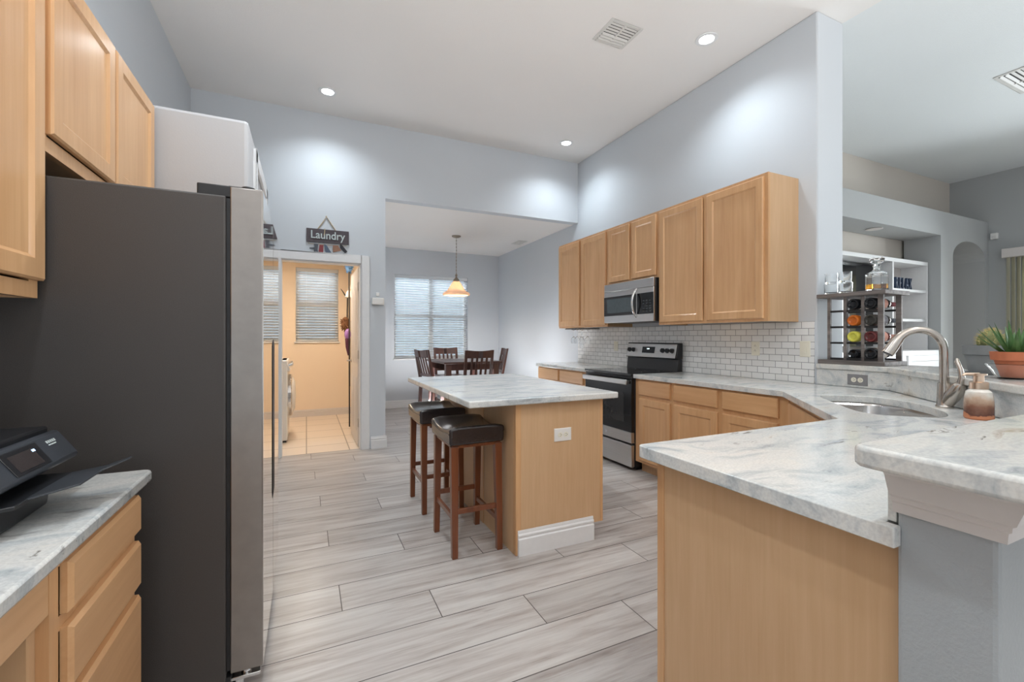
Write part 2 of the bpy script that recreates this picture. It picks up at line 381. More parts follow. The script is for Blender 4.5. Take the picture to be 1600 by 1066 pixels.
def part(name, mb, mat, parent=None, bevel=0.0, label=None, smooth=True, origin=None, seg=2, subsurf=0):
    off = WLOC[parent.name] if parent else (0, 0, 0)
    o = bpy.data.objects.new(name, mesh_of(name, mb, mat, off, smooth)); COL.objects.link(o)
    if parent: o.parent = parent
    elif origin: o.location = origin
    WLOC[o.name] = tuple(off) if parent else tuple(origin or (0, 0, 0))
    if bevel:
        b = o.modifiers.new('bevel', 'BEVEL'); b.width = bevel; b.segments = seg; b.limit_method = 'ANGLE'; b.angle_limit = math.radians(40); b.harden_normals = False
    if subsurf:
        q = o.modifiers.new('sub', 'SUBSURF'); q.levels = subsurf; q.render_levels = subsurf
    if label: o['label'] = label
    return o

def thing(name, label, cat, loc, group=None, rotz=0.0):
    o = bpy.data.objects.new(name, None); COL.objects.link(o); o.location = loc; o.rotation_euler = (0, 0, rotz)
    o.empty_display_size = 0.1; o['label'] = label; o['category'] = cat
    if group: o['group'] = group
    WLOC[o.name] = tuple(loc); return o
def tag(o, label, cat, group=None):
    o['label'] = label; o['category'] = cat
    if group: o['group'] = group
    return o
def struct(name, mb, mat, parent=None, bevel=0.0, origin=None):
    o = part(name, mb, mat, parent, bevel, smooth=False, origin=origin)
    if not parent: o['kind'] = 'structure'
    return o
def sroot(name, loc):
    o = bpy.data.objects.new(name, None); COL.objects.link(o); o.location = loc; o['kind'] = 'structure'; WLOC[o.name] = tuple(loc); return o
def dup(root, loc, rotz=None, label=None, group=None):
    r = root.copy(); COL.objects.link(r); r.location = loc
    if rotz is not None: r.rotation_euler = (0, 0, rotz)
    if label: r['label'] = label
    if group: r['group'] = group
    for ch in list(root.children):
        c = ch.copy(); COL.objects.link(c); c.parent = r
        for g in list(ch.children):
            d = g.copy(); COL.objects.link(d); d.parent = c
    return r
def poly_hole(outer, holes, z0, z1):
    """flat slab with cut-outs"""
    bm = bmesh.new(); edges = []
    for loop in [outer]+holes:
        vs = [bm.verts.new((x, y, z1)) for x, y in loop]
        edges += [bm.edges.new((vs[i], vs[(i+1) % len(vs)])) for i in range(len(vs))]
    bmesh.ops.triangle_fill(bm, use_beauty=True, use_dissolve=False, edges=edges)
    bm.verts.index_update()
    mb = MB(); n = len(bm.verts)
    mb.v = [tuple(v.co) for v in bm.verts]+[(v.co.x, v.co.y, z0) for v in bm.verts]
    for f in bm.faces:
        ix = [v.index for v in f.verts]; mb.f.append(tuple(ix)); mb.f.append(tuple(i+n for i in ix[::-1]))
    for e in bm.edges:
        if len(e.link_faces) == 1:
            a, b = e.verts[0].index, e.verts[1].index; mb.f.append((a, b, b+n, a+n))
    bm.free(); return mb
def text_mb(txt, size, depth, O, A, U, font_scale_x=1.0, align='LEFT', spacing=1.0, bold=0.012):
    cu = bpy.data.curves.new('lettering', 'FONT'); cu.body = txt; cu.size = size; cu.extrude = depth/2; cu.align_x = align; cu.space_character = spacing
    cu.offset = size*bold
    ob = bpy.data.objects.new('lettering', cu); COL.objects.link(ob)
    dg = bpy.context.evaluated_depsgraph_get(); me = bpy.data.meshes.new_from_object(ob.evaluated_get(dg))
    O, A, U = Vector(O), Vector(A), Vector(U); N = A.cross(U); mb = MB()
    mb.v = [tuple(O+A*(v.co.x*font_scale_x)+U*v.co.y+N*(v.co.z+depth/2)) for v in me.vertices]
    mb.f = [tuple(p.vertices) for p in me.polygons]
    bpy.data.objects.remove(ob); bpy.data.curves.remove(cu); bpy.data.meshes.remove(me); return mb
def arc(cx, cy, r, a0, a1, n=8):
    return [(cx+r*math.cos(math.radians(a0+(a1-a0)*i/n)), cy+r*math.sin(math.radians(a0+(a1-a0)*i/n))) for i in range(n+1)]

# ================================================================== SETTING
CH = 3.68; XL = -1.02; XR = 3.43; YB = 5.21; DX = 0.82; DC = 2.85; YD = 8.02; YL = 7.75; LC = 2.45
struct('floor', MB().box(-1.14, 9.32, -3.2, YB+0.06, -0.1, 0).box(0.74, 3.75, YB+0.06, YD+0.12, -0.1, 0), M['floor'])
struct('floor_laundry', MB().box(-1.14, 0.74, YB+0.06, YL+0.12, -0.1, 0.0), M['laundry_tile'])
struct('ceiling', MB().box(-1.14, 3.75, -6.4, YB+0.12, CH, CH+0.1), M['ceiling'])  # unseen rear length added past the floor edge to keep the sun out
struct('ceiling_living', MB().box(3.75, 9.32, -6.4, 3.54, CH, CH+0.1), M['ceiling_lr'])  # rear end likewise lengthened out of view to block the sun
struct('ceiling_dining', MB().box(0.74, 3.75, YB+0.12, YD+0.12, DC, DC+0.1), M['ceiling'])
struct('ceiling_laundry', MB().box(-1.14, 0.74, YB+0.12, YL+0.12, LC, LC+0.1), M['ceiling'])
struct('wall_left', MB().box(-1.14, XL, -3.2, YB, 0, CH), M['wall'])
# back wall: pier with the laundry doorway, header over the dining opening
D0, D1, DH = -0.25, 0.56, 2.085
struct('wall_back', MB().box(-1.14, D0, YB, YB+0.12, 0, CH).box(D1, DX, YB, YB+0.12, 0, CH).box(D0, D1, YB, YB+0.12, DH, CH)
       .box(DX, XR, YB, YB+0.12, DC, CH), M['wall'])
struct('wall_right', MB().box(XR, 3.75, 2.02, YD, 0, CH), M['wall'], bevel=0.012)
WX0, WX1, WZ0, WZ1 = 1.416, 2.79, 0.875, 2.385
struct('wall_dining_back', MB().box(0.7, WX0, YD, YD+0.14, 0, DC).box(WX1, 3.75, YD, YD+0.14, 0, DC).box(WX0, WX1, YD, YD+0.14, 0, WZ0).box(WX0, WX1, YD, YD+0.14, WZ1, DC), M['wall'])
struct('wall_dining_left', MB().box(0.745, DX, YB+0.12, YD, 0, DC), M['wall'])
LX0, LX1, LZ0, LZ1 = -0.153, 0.476, 1.19, 2.36
struct('wall_laundry_back', MB().box(-1.14, LX0, YL, YL+0.14, 0, LC).box(LX1, 0.745, YL, YL+0.14, 0, LC).box(LX0, LX1, YL, YL+0.14, 0, LZ0).box(LX0, LX1, YL, YL+0.14, LZ1, LC), M['wall_cream'])
struct('wall_laundry_right', MB().box(0.67, 0.744, YB+0.121, YL, 0, LC), M['wall_cream'])
struct('wall_laundry_left', MB().box(-1.14, XL, YB+0.121, YL, 0, LC), M['wall_cream'])
# pantry enclosure beyond the refrigerator, stopping short of the ceiling
PX = -0.286
struct('wall_pantry', MB().box(XL, PX, 2.79, 3.9, 0, 2.44), M['wall_pantry'], bevel=0.02)
struct('trim_pantry_casing', MB().box(PX, PX+0.018, 3.02, 3.10, 0, 2.38).box(PX, PX+0.018, 3.78, 3.86, 0, 2.38).box(PX, PX+0.018, 3.02, 3.86, 2.30, 2.38), M['trim'], bevel=0.004)
# half wall carrying the bar
HW = [(3.43, 2.018), (3.43, 1.56), (2.314, 0.444), (0.99, 0.444), (0.99, 0.309), (2.369, 0.309), (3.565, 1.505), (3.565, 2.018)]
struct('wall_half', MB().prism(HW, 0, 1.028), M['wall_half'], bevel=0.008)
# living room
struct('wall_living_back', MB().box(3.75, 9.2, 3.43, 3.54, 0, CH), M['wall_beige'])
GY0, GY1 = -1.6, 2.62
struct('wall_living_right', MB().box(9.2, 9.32, -3.2, GY0, 0, CH).box(9.2, 9.32, GY1, 3.54, 0, CH).box(9.2, 9.32, GY0, GY1, 2.4, CH), M['wall_lr'])
NX, NZ, NY = 7.78, 2.64, 2.99
mb = MB()
mb.box(3.752, 9.198, NY, 3.40, NZ, 2.965).box(NX, 8.116, NY, 3.40, 0, NZ)
a0, a1 = 8.116, 9.09; cx = (a0+a1)/2; rx = (a1-a0)/2; rise = 0.24; zs = 2.385
mb.box(a1, 9.198, NY, 3.40, 0, NZ)
prev = None
for i in range(17):
    t = PI-PI*i/16; p = (cx+rx*math.cos(t), zs+rise*math.sin(t))
    if prev: mb.hexa([(prev[0], NY, prev[1]), (p[0], NY, p[1]), (p[0], 3.40, p[1]), (prev[0], 3.40, prev[1])], [(prev[0], NY, NZ), (p[0], NY, NZ), (p[0], 3.40, NZ), (prev[0], 3.40, NZ)])
    prev = p
struct('wall_niche', mb, M['wall_lr'])
# trims
def base_prof(mb, p0, p1, nrm, h=0.135, t=0.016):
    p0, p1, nrm = Vector(p0), Vector(p1), Vector(nrm)
    pr = [(0, 0), (t, 0), (t, h*0.66), (t*0.55, h*0.70), (t*0.55, h*0.74), (t*0.85, h*0.77), (t*0.85, h*0.83), (t*0.45, h*0.88), (t*0.45, h*0.93), (t*0.3, h), (0, h)]
    mb.prism_dir([p0+nrm*a+Vector((0, 0, b)) for a, b in pr], p1-p0); return mb
mb = MB(); base_prof(mb, (0.66, YB, 0), (DX+0.014, YB, 0), (0, -1, 0)); base_prof(mb, (DX, YB-0.014, 0), (DX, YB+0.4, 0), (1, 0, 0))
struct('baseboard_back', mb, M['trim'])
mb = MB(); base_prof(mb, (DX, YD, 0), (XR, YD, 0), (0, -1, 0)); struct('baseboard_dining', mb, M['trim'])
mb = MB(); base_prof(mb, (XL, YL, 0), (0.67, YL, 0), (0, -1, 0), 0.11); struct('baseboard_laundry', mb, M['trim_shade'])
mb = MB(); base_prof(mb, (XR, 5.28, 0), (XR, YD, 0), (-1, 0, 0)); struct('baseboard_right', mb, M['trim'])
# laundry door casing and jamb lining
C = 0.085
mb = MB().box(D0-C, D0+0.005, YB-0.02, YB, 0, DH+C).box(D1-0.005, D1+C, YB-0.02, YB, 0, DH+C).box(D0+0.005, D1-0.005, YB-0.02, YB, DH-0.005, DH+C)
mb.box(D0, D0+0.018, YB, YB+0.125, 0, DH).box(D1-0.018, D1, YB, YB+0.125, 0, DH).box(D0, D1, YB, YB+0.125, DH-0.018, DH)
struct('trim_laundry_casing', mb, M['trim'], bevel=0.005)

def crown(mb, pts):
    """moulding under the bar overhang: path of 2-D points, outward to the right of travel"""
    prof = [(0.0, 0.940), (0.012, 0.940), (0.014, 0.958), (0.019, 0.962), (0.020, 0.970), (0.026, 0.975), (0.034, 0.995), (0.041, 1.012), (0.046, 1.018), (0.046, 1.028), (0.0, 1.028)]
    n = len(pts); dirs = [(Vector(pts[i+1])-Vector(pts[i])).normalized() for i in range(n-1)]
    rows = []
    for i, p in enumerate(pts):
        if i == 0: d = dirs[0]; nv = Vector((d.y, -d.x)); k = 1
        elif i == n-1: d = dirs[-1]; nv = Vector((d.y, -d.x)); k = 1
        else:
            n1 = Vector((dirs[i-1].y, -dirs[i-1].x)); n2 = Vector((dirs[i].y, -dirs[i].x)); nv = (n1+n2).normalized(); k = 1/max(0.3, nv.dot(n1))
        rows.append([(p[0]+nv.x*o*k, p[1]+nv.y*o*k, z) for o, z in prof])
    m = len(prof); vs = [v for r in rows for v in r]
    fs = [(j*m+i, j*m+(i+1) % m, (j+1)*m+(i+1) % m, (j+1)*m+i) for j in range(n-1) for i in range(m)]+[tuple(range(m))[::-1], tuple(range((n-1)*m, n*m))]
    mb.add(vs, fs); return mb
struct('trim_bar_crown', crown(MB(), [(0.99, 0.444), (0.99, 0.309), (2.369, 0.309), (3.565, 1.505), (3.565, 2.0)]), M['trim_shade'])

# backsplash tile panel (fixed to the right wall)
struct('trim_backsplash', MB().box(XR-0.008, XR, 2.04, 5.195, 0.9145, 1.378), M['subway'])
# ================================================================== WINDOWS + BLINDS
def window(name, x0, x1, z0, z1, yy, vertical=True):
    r = sroot(name, ((x0+x1)/2, yy+0.11, z0)); f = 0.045
    mb = MB().box(x0, x1, yy+0.09, yy+0.13, z0, z0+f).box(x0, x1, yy+0.09, yy+0.13, z1-f, z1).box(x0, x0+f, yy+0.09, yy+0.13, z0+f, z1-f).box(x1-f, x1, yy+0.09, yy+0.13, z0+f, z1-f)
    zm = (z0+z1)/2+0.02; mb.box(x0+f, x1-f, yy+0.085, yy+0.13, zm-0.03, zm+0.03)
    if vertical: mb.box((x0+x1)/2-0.04, (x0+x1)/2+0.04, yy+0.09, yy+0.13, z0+f, zm-0.03).box((x0+x1)/2-0.04, (x0+x1)/2+0.04, yy+0.09, yy+0.13, zm+0.03, z1-f)
    part('frame', mb, M['trim'], r, 0.004)
    part('pane', MB().box(x0+f, x1-f, yy+0.108, yy+0.112, z0+f, zm-0.03).box(x0+f, x1-f, yy+0.108, yy+0.112, zm+0.03, z1-f), M['pane'], r)
    part('sill', MB().box(x0-0.02, x1+0.02, yy-0.025, yy+0.09, z0-0.025, z0), M['trim'], r, 0.005)
    return r
window('window_1', WX0, WX1, WZ0, WZ1, YD)
window('window_2', LX0, LX1, LZ0, LZ1, YL, False)
def blind(label, x0, x1, z0, z1, yy, pitch, tilt, wd, cords):
    t = thing('window_blind', label, 'blinds', ((x0+x1)/2, yy, z1))
    part('head_rail', MB().box(x0, x1, yy-0.03, yy+0.03, z1-0.06, z1), M['slat'], t, 0.004)
    part('bottom_rail', MB().box(x0+0.004, x1-0.004, yy-0.024, yy+0.024, z0+0.004, z0+0.024), M['slat'], t, 0.004)
    mb = MB(); n = int((z1-0.075-z0-0.04)/pitch); c, s = math.cos(tilt), math.sin(tilt)
    for i in range(n+1):
        z = z0+0.045+i*pitch
        a = Vector((0, c*wd/2, s*wd/2)); nn = Vector((0, -s, c))*0.0014; o = Vector((0, yy, z))
        pts = [o-a-nn, o+a-nn, o+a+nn, o-a+nn]
        mb.prism_dir([Vector((x0+0.004, p.y, p.z)) for p in pts], (x1-x0-0.008, 0, 0))
    part('slats', mb, M['slat'], t, smooth=False)
    mb = MB()
    for x in cords: mb.cyl((x, yy-0.028, z0+0.02), (x, yy-0.028, z1-0.06), 0.0016, n=6)
    part('ladder_cord', mb, M['slat'], t)
    return t
r = sroot('window_3', (9.26, (GY0+GY1)/2, 0)); mb = MB()
for ya_ in (GY0, (GY0+GY1)/2-0.04, GY1-0.07): mb.box(9.23, 9.29, ya_, ya_+0.07, 0.0, 2.4)
mb.box(9.23, 9.29, GY0, GY1, 2.33, 2.4).box(9.23, 9.29, GY0, GY1, 0.0, 0.06)
part('frame', mb, M['trim'], r); part('pane', MB().box(9.258, 9.262, GY0+0.07, GY1-0.07, 0.06, 2.33), M['pane'], r)
b1 = blind('wide white slatted blind over the dining room window', WX0+0.005, WX1-0.005, WZ0+0.002, WZ1-0.002, YD+0.035, 0.044, math.radians(-24), 0.048, (1.6, 2.1, 2.6))
part('pull_cord', MB().cyl((WX1-0.12, YD+0.0, 1.35), (WX1-0.12, YD+0.0, WZ1-0.06), 0.002, n=6).cyl((WX1-0.12, YD+0.0, 1.31), (WX1-0.12, YD+0.0, 1.36), 0.008, 0.004, n=8), M['slat'], b1)
b2 = blind('narrow white slatted blind over the laundry room window', LX0+0.004, LX1-0.004, LZ0+0.002, LZ1-0.002, YL+0.03, 0.043, math.radians(-34), 0.050, (0.0, 0.32))

# the plot next door, seen through the blinds
struct('floor_outside', MB().box(-8, 14, 8.2, 20, -0.3, -0.15).box(9.4, 20, -6, 8.2, -0.3, -0.15), M['lawn'])
struct('wall_outside', MB().box(-6, 9, 13, 13.3, -0.3, 3.0), M['stucco'])

# ================================================================== CEILING FIXTURES
def can_light(label, x, y, power):
    t = thing('ceiling_light', label, 'ceiling light', (x, y, CH), 'recessed kitchen downlights')
    part('trim_ring', MB().lathe([(0.055, -0.002), (0.083, -0.002), (0.086, -0.006), (0.083, -0.010), (0.060, -0.012), (0.055, -0.008)], (x, y, CH), close=True, n=36), M['trim'], t)
    part('lens', MB().lathe([(0.0, -0.004), (0.0565, -0.004), (0.0565, -0.0075), (0.0, -0.009)], (x, y, CH), n=36), M['led'], t, label='glowing white lens')
    return downlight(x, y, power, t)
def downlight(x, y, power, t=None):
    d = bpy.data.lights.new('downlight', 'SPOT'); d.energy = power; d.color = (0.84, 0.93, 1.0); d.spot_size = math.radians(140); d.spot_blend = 0.9; d.shadow_soft_size = 0.06
    o = bpy.data.objects.new('downlight', d); COL.objects.link(o); o.location = (0, 0, -0.03) if t else (x, y, CH-0.03)
    if t: o.parent = t
    return o
can_light('round downlight nearest the left wall, above the laundry sign', 0.19, 4.71, 40)
can_light('round downlight in the far corner above the wall cabinets', 2.93, 4.71, 40)
can_light('round downlight nearest the camera, beside the ceiling vent', 2.94, 2.59, 36)
downlight(-0.40, 0.46, 62)
downlight(2.94, 0.46, 26)
downlight(0.19, 2.59, 66)
def vent(label, x, y, z, lx, ly, rows, bars, rot=0.0, group=None):
    t = thing('air_vent', label, 'air vent', (x, y, z), group)
    part('frame', MB().box(x-lx/2, x-lx/2+0.028, y-ly/2, y+ly/2, z-0.008, z).box(x+lx/2-0.028, x+lx/2, y-ly/2, y+ly/2, z-0.008, z)
         .box(x-lx/2+0.028, x+lx/2-0.028, y-ly/2, y-ly/2+0.028, z-0.008, z).box(x-lx/2+0.028, x+lx/2-0.028, y+ly/2-0.028, y+ly/2, z-0.008, z)
         .box(x-0.008, x+0.008, y-ly/2+0.028, y+ly/2-0.028, z-0.010, z), M['grille'], t, 0.002)
    part('duct_shade', MB().box(x-lx/2+0.028, x+lx/2-0.028, y-ly/2+0.028, y+ly/2-0.028, z-0.002, z-0.0005), M['vent_shade'], t)  # dark sheet painted in for the shade inside the duct
    mb = MB(); iy = ly-0.056
    for i in range(rows):
        yy = y-iy/2+iy*(i+0.5)/rows; sgn = 1 if yy > y else -1
        ww = iy/rows*0.5
        mb.prism_dir([(x-lx/2+0.028, yy-ww/2, z-0.003), (x-lx/2+0.028, yy-ww/2+0.003, z-0.003), (x-lx/2+0.028, yy+ww/2+0.003, z-0.003-0.012*(1 if sgn > 0 else 0.35)), (x-lx/2+0.028, yy+ww/2, z-0.003-0.012*(1 if sgn > 0 else 0.35))], (lx-0.056, 0, 0))
    part('louvres', mb, M['grille'], t, smooth=False)
    return t
vent('square white air vent in the kitchen ceiling beside a downlight', 2.25, 2.85, CH, 0.30, 0.26, 7, 1)
vent('small air vent in the dining room ceiling near the right wall', 3.24, 6.69, DC, 0.16, 0.30, 6, 1)
vent('long air vent in the living room ceiling at the right edge', 6.12, 1.76, CH, 0.62, 0.20, 4, 1)

# ================================================================== CABINETS
EX, EY, EZ = Vector((1, 0, 0)), Vector((0, 1, 0)), Vector((0, 0, 1))
def door_y(name, X, y0, y1, z0, z1, sgn, parent, mat='maple_z', frame=0.058, t=0.02):
    """front panel in a plane X = const; sgn gives which way it faces"""
    mb = MB().panel((X, y0, z0), EY, (sgn, 0, 0), y1-y0, z1-z0, t, frame)
    return part(name, mb, M[mat], parent)

# wall cabinets on the right wall
UF = 3.08
def upper(label, y0, y1, z0, z1, doors, grp):
    t = thing('wall_cabinet', label, 'cabinet', (XR, (y0+y1)/2, z0), grp)
    th = 0.018
    mb = MB().box(UF+0.02, XR, y0, y0+th, z0, z1).box(UF+0.02, XR, y1-th, y1, z0, z1).box(UF+0.02, XR, y0+th, y1-th, z0+0.012, z0+0.03).box(UF+0.02, XR, y0+th, y1-th, z1-th, z1)
    mb.box(XR-0.008, XR, y0+th, y1-th, z0+0.03, z1-th)
    part('carcass', mb, M['veneer'], t)
    f = 0.038; ys = [y0]+[d for d in ((doors[0][1]+doors[1][0])/2,)]+[y1]
    mb = MB().box(UF, UF+0.02, y0, y1, z0, z0+f).box(UF, UF+0.02, y0, y1, z1-f, z1).box(UF, UF+0.02, y0, y0+f, z0+f, z1-f).box(UF, UF+0.02, y1-f, y1, z0+f, z1-f).box(UF, UF+0.02, ys[1]-f/2, ys[1]+f/2, z0+f, z1-f)
    part('face_frame', mb, M['maple_z'], t)
    for a, b in doors: door_y('door', UF, a, b, z0+0.022, z1-0.026, -1, t)
    return t
G = 'maple wall cabinets on the right wall'
upper('tall two-door maple wall cabinet at the far end, over hanging wine glasses', 4.072, 5.13, 1.378, 2.478, [(4.095, 4.585), (4.625, 5.115)], G)
upper('short two-door maple wall cabinet above the microwave', 3.272, 4.071, 1.84, 2.478, [(3.30, 3.65), (3.69, 4.045)], G)
upper('large two-door maple wall cabinet nearest the camera on the right wall', 2.16, 3.271, 1.378, 2.478, [(2.19, 2.70), (2.745, 3.255)], G)

# base cabinets on the right wall
BF = 2.805
def base_cab(label, y0, y1, units, grp):
    t = thing('base_cabinet', label, 'cabinet', (XR, (y0+y1)/2, 0), grp)
    mb = MB().box(BF+0.02, XR-0.01, y0, y0+0.018, 0.10, 0.876).box(BF+0.02, XR-0.01, y1-0.018, y1, 0.10, 0.876).box(BF+0.02, XR-0.01, y0+0.018, y1-0.018, 0.10, 0.118).box(XR-0.018, XR-0.01, y0+0.018, y1-0.018, 0.118, 0.876)
    part('carcass', mb, M['veneer'], t)
    f = 0.04
    ya_, yb_ = units[0][0]+0.012, units[-1][1]-0.012
    mb = MB().box(BF, BF+0.02, y0, y1, 0.10, 0.14).box(BF, BF+0.02, y0, y1, 0.845, 0.876).box(BF, BF+0.02, y0, ya_, 0.14, 0.845).box(BF, BF+0.02, yb_, y1, 0.14, 0.845).box(BF, BF+0.02, ya_, yb_, 0.69, 0.733)
    if len(units) > 1:
        ym = (units[0][1]+units[1][0])/2; mb.box(BF, BF+0.02, ym-0.03, ym+0.03, 0.14, 0.69).box(BF, BF+0.02, ym-0.03, ym+0.03, 0.733, 0.845)
    part('face_frame', mb, M['maple_z'], t)
    part('toe_kick', MB().box(BF+0.075, BF+0.09, y0, y1, 0, 0.10), M['veneer'], t)
    for a, b in units:
        door_y('drawer', BF, a, b, 0.728, 0.86, -1, t, 'maple_y', 0.0)
        door_y('door', BF, a, b, 0.125, 0.695, -1, t)
    return t
G = 'maple base cabinets under the right counter'
base_cab('maple base cabinet left of the range with two drawers over doors', 4.075, 5.20, [(4.137, 4.63), (4.674, 5.18)], G)
base_cab('single-door maple base cabinet right beside the range', 2.817, 3.283, [(2.838, 3.222)], G)
base_cab('two-drawer maple base cabinet between the range and the corner sink', 1.825, 2.816, [(1.89, 2.318), (2.362, 2.796)], G)
# diagonal sink cabinet
S2 = math.sqrt(0.5)
t = thing('sink_cabinet', 'diagonal maple corner cabinet below the sink', 'cabinet', (2.8, 1.3, 0))
e0 = Vector((BF, 1.823, 0)); e1 = Vector((2.066, 1.084, 0)); dl = (e1-e0).length
AX = (e1-e0).normalized(); NO = Vector((-S2, S2, 0))
mb = MB().obox(e0-NO*0.02+EZ*0.10, AX, -NO, EZ, dl, 0.018, 0.776)
mb.prism([(BF+0.03, 1.80), (3.40, 1.80), (3.40, 1.62), (2.36, 0.58), (2.09, 0.58), (2.09, 1.09)], 0.10, 0.118)
part('carcass', mb, M['veneer'], t)
mb = MB().obox(e0+EZ*0.10, AX, -NO, EZ, dl, 0.019, 0.04).obox(e0+EZ*0.845, AX, -NO, EZ, dl, 0.019, 0.031)
mb.obox(e0+EZ*0.14, AX, -NO, EZ, 0.06, 0.019, 0.705).obox(e0+AX*(dl-0.06)+EZ*0.14, AX, -NO, EZ, 0.06, 0.019, 0.705).obox(e0+AX*0.06+EZ*0.66, AX, -NO, EZ, dl-0.12, 0.019, 0.04)
part('face_frame', mb, M['maple_z'], t)
part('false_drawer_front', MB().panel(e0+AX*0.045+EZ*0.705, AX, NO, dl-0.09, 0.14, 0.02), M['maple_z'], t)
for i in range(2): part('door', MB().panel(e0+AX*(0.045+i*(dl-0.09)/2)+EZ*0.125, AX, NO, (dl-0.1)/2, 0.56, 0.02, 0.058), M['maple_z'], t)
part('toe_kick', MB().obox(e0-NO*0.075, AX, -NO, EZ, dl, 0.015, 0.10), M['veneer'], t)
# peninsula cabinet with the veneered end panel
t = thing('peninsula_cabinet', 'maple peninsula cabinet with broad plain end panel facing the camera', 'cabinet', (1.5, 0.8, 0))
mb = MB().box(1.03, 2.06, 0.462, 0.47, 0.0, 0.876).box(1.03, 2.06, 0.47, 1.06, 0.10, 0.118).box(2.045, 2.06, 0.47, 1.06, 0.118, 0.876)
part('carcass', mb, M['veneer'], t)
part('end_panel', MB().box(1.015, 1.03, 0.452, 1.055, 0.0, 0.876), M['veneer'], t)
mb = MB().box(1.012, 1.06, 1.055, 1.082, 0.0, 0.876).box(1.06, 2.06, 1.062, 1.082, 0.10, 0.14).box(1.06, 2.06, 1.062, 1.082, 0.845, 0.876).box(1.54, 1.58, 1.062, 1.082, 0.14, 0.845).box(2.02, 2.06, 1.062, 1.082, 0.14, 0.845)
part('face_frame', mb, M['maple_z'], t, label='darker upright corner stile')
for x0 in (1.075, 1.595):
    part('door', MB().panel((x0+0.44, 1.082, 0.125), -EX, EY, 0.44, 0.565, 0.02, 0.058), M['maple_z'], t)
    part('drawer', MB().panel((x0+0.44, 1.082, 0.728), -EX, EY, 0.44, 0.132, 0.02), M['maple_x'], t)
part('toe_kick', MB().box(1.06, 2.06, 0.99, 1.005, 0, 0.10), M['veneer'], t)

# countertops
CT0, CT1 = 0.876, 0.914
def UV(u, v): return (-S2*u+S2*v, -S2*u-S2*v)      # rotated frame of the corner sink
rim = []
uc, vc, ru, rv = -2.78, 0.985, 0.37, 0.19
for i in range(48):
    a = 2*PI*i/48; c, s = math.cos(a), math.sin(a); e = 0.42
    du = ru*math.copysign(abs(c)**e, c); dv = rv*math.copysign(abs(s)**e, s)
    if dv > 0: dv = dv*(1.0-0.35*(du/ru)**2)+0.02*(1-(du/ru)**2)
    rim.append(UV(uc+du, vc+dv))
outer = [(3.418, 3.284), (2.775, 3.284), (2.775, 1.85), (2.052, 1.125)]+[(0.985+0.02*math.cos(math.radians(a)), 1.105+0.02*math.sin(math.radians(a))) for a in (90, 120, 150, 180)]+[(0.965, 0.436), (0.9895, 0.436), (0.9895, 0.462), (2.304, 0.462), (3.412, 1.570), (3.412, 2.035), (3.418, 2.035)]
mb = poly_hole(outer, [rim], CT0, CT1)
tag(part('countertop', mb, M['granite'], bevel=0.006), 'white and grey granite countertop running from the range round the sink to the peninsula', 'countertop')
tag(part('countertop', MB().box(2.775, 3.42, 4.058, 5.225, CT0, CT1), M['granite'], bevel=0.006), 'short granite countertop to the left of the range', 'countertop')
# raised bar slab and its splash
BT = [(3.40, 2.017), (3.40, 1.576), (2.294, 0.47)]+[(0.915+0.03*math.cos(math.radians(a)), 0.44+0.03*math.sin(math.radians(a))) for a in (90, 120, 150, 180)]+[(0.885, 0.15), (2.47, 0.15), (3.76, 1.44), (3.76, 2.017)]
tag(part('bar_countertop', MB().prism(BT, 1.03, 1.068), M['granite_bar'], bevel=0.008, seg=3), 'raised granite bar top wrapping the sink corner on the half wall', 'countertop')
SP = [(3.428, 2.017), (3.428, 1.561), (2.313, 0.446), (0.995, 0.446), (0.995, 0.460), (2.307, 0.460), (3.414, 1.567), (3.414, 2.017)]
tag(part('granite_splash', MB().prism(SP, 0.915, 1.029), M['granite'], bevel=0.0015), 'low granite splash between the sink counter and the raised bar', 'backsplash')
# sink
t = thing('sink', 'undermount stainless corner sink in the granite counter', 'sink', (*UV(uc, vc), 0.7))
ctr = Vector((*UV(uc, vc), 0)); mb = MB(); rows = []
for k, z in ((1.02, 0.8755), (0.985, 0.86), (0.96, 0.74), (0.90, 0.70), (0.10, 0.692)):
    rows.append([(ctr.x+(x-ctr.x)*k, ctr.y+(y-ctr.y)*k, z) for x, y in rim])
n = len(rim); vs = [p for r in rows for p in r]
mb.add(vs, [(j*n+i, j*n+(i+1) % n, (j+1)*n+(i+1) % n, (j+1)*n+i) for j in range(len(rows)-1) for i in range(n)]+[tuple(range((len(rows)-1)*n, len(rows)*n))])
part('basin', mb, M['sinksteel'], t)
p0, p1 = Vector((*UV(uc+0.06, vc-rv*0.93), 0)), Vector((*UV(uc+0.06, vc+rv*0.9), 0))
part('divider', MB().obox(p0+EZ*0.70, (p1-p0).normalized(), Vector((S2, S2, 0)), EZ, (p1-p0).length, 0.02, 0.13), M['sinksteel'], t, 0.006)
part('drain', MB().lathe([(0.0, 0.0), (0.04, 0.0), (0.045, 0.003), (0.04, 0.005), (0.0, 0.003)], (ctr.x+0.1, ctr.y+0.1, 0.694)), M['chrome'], t)
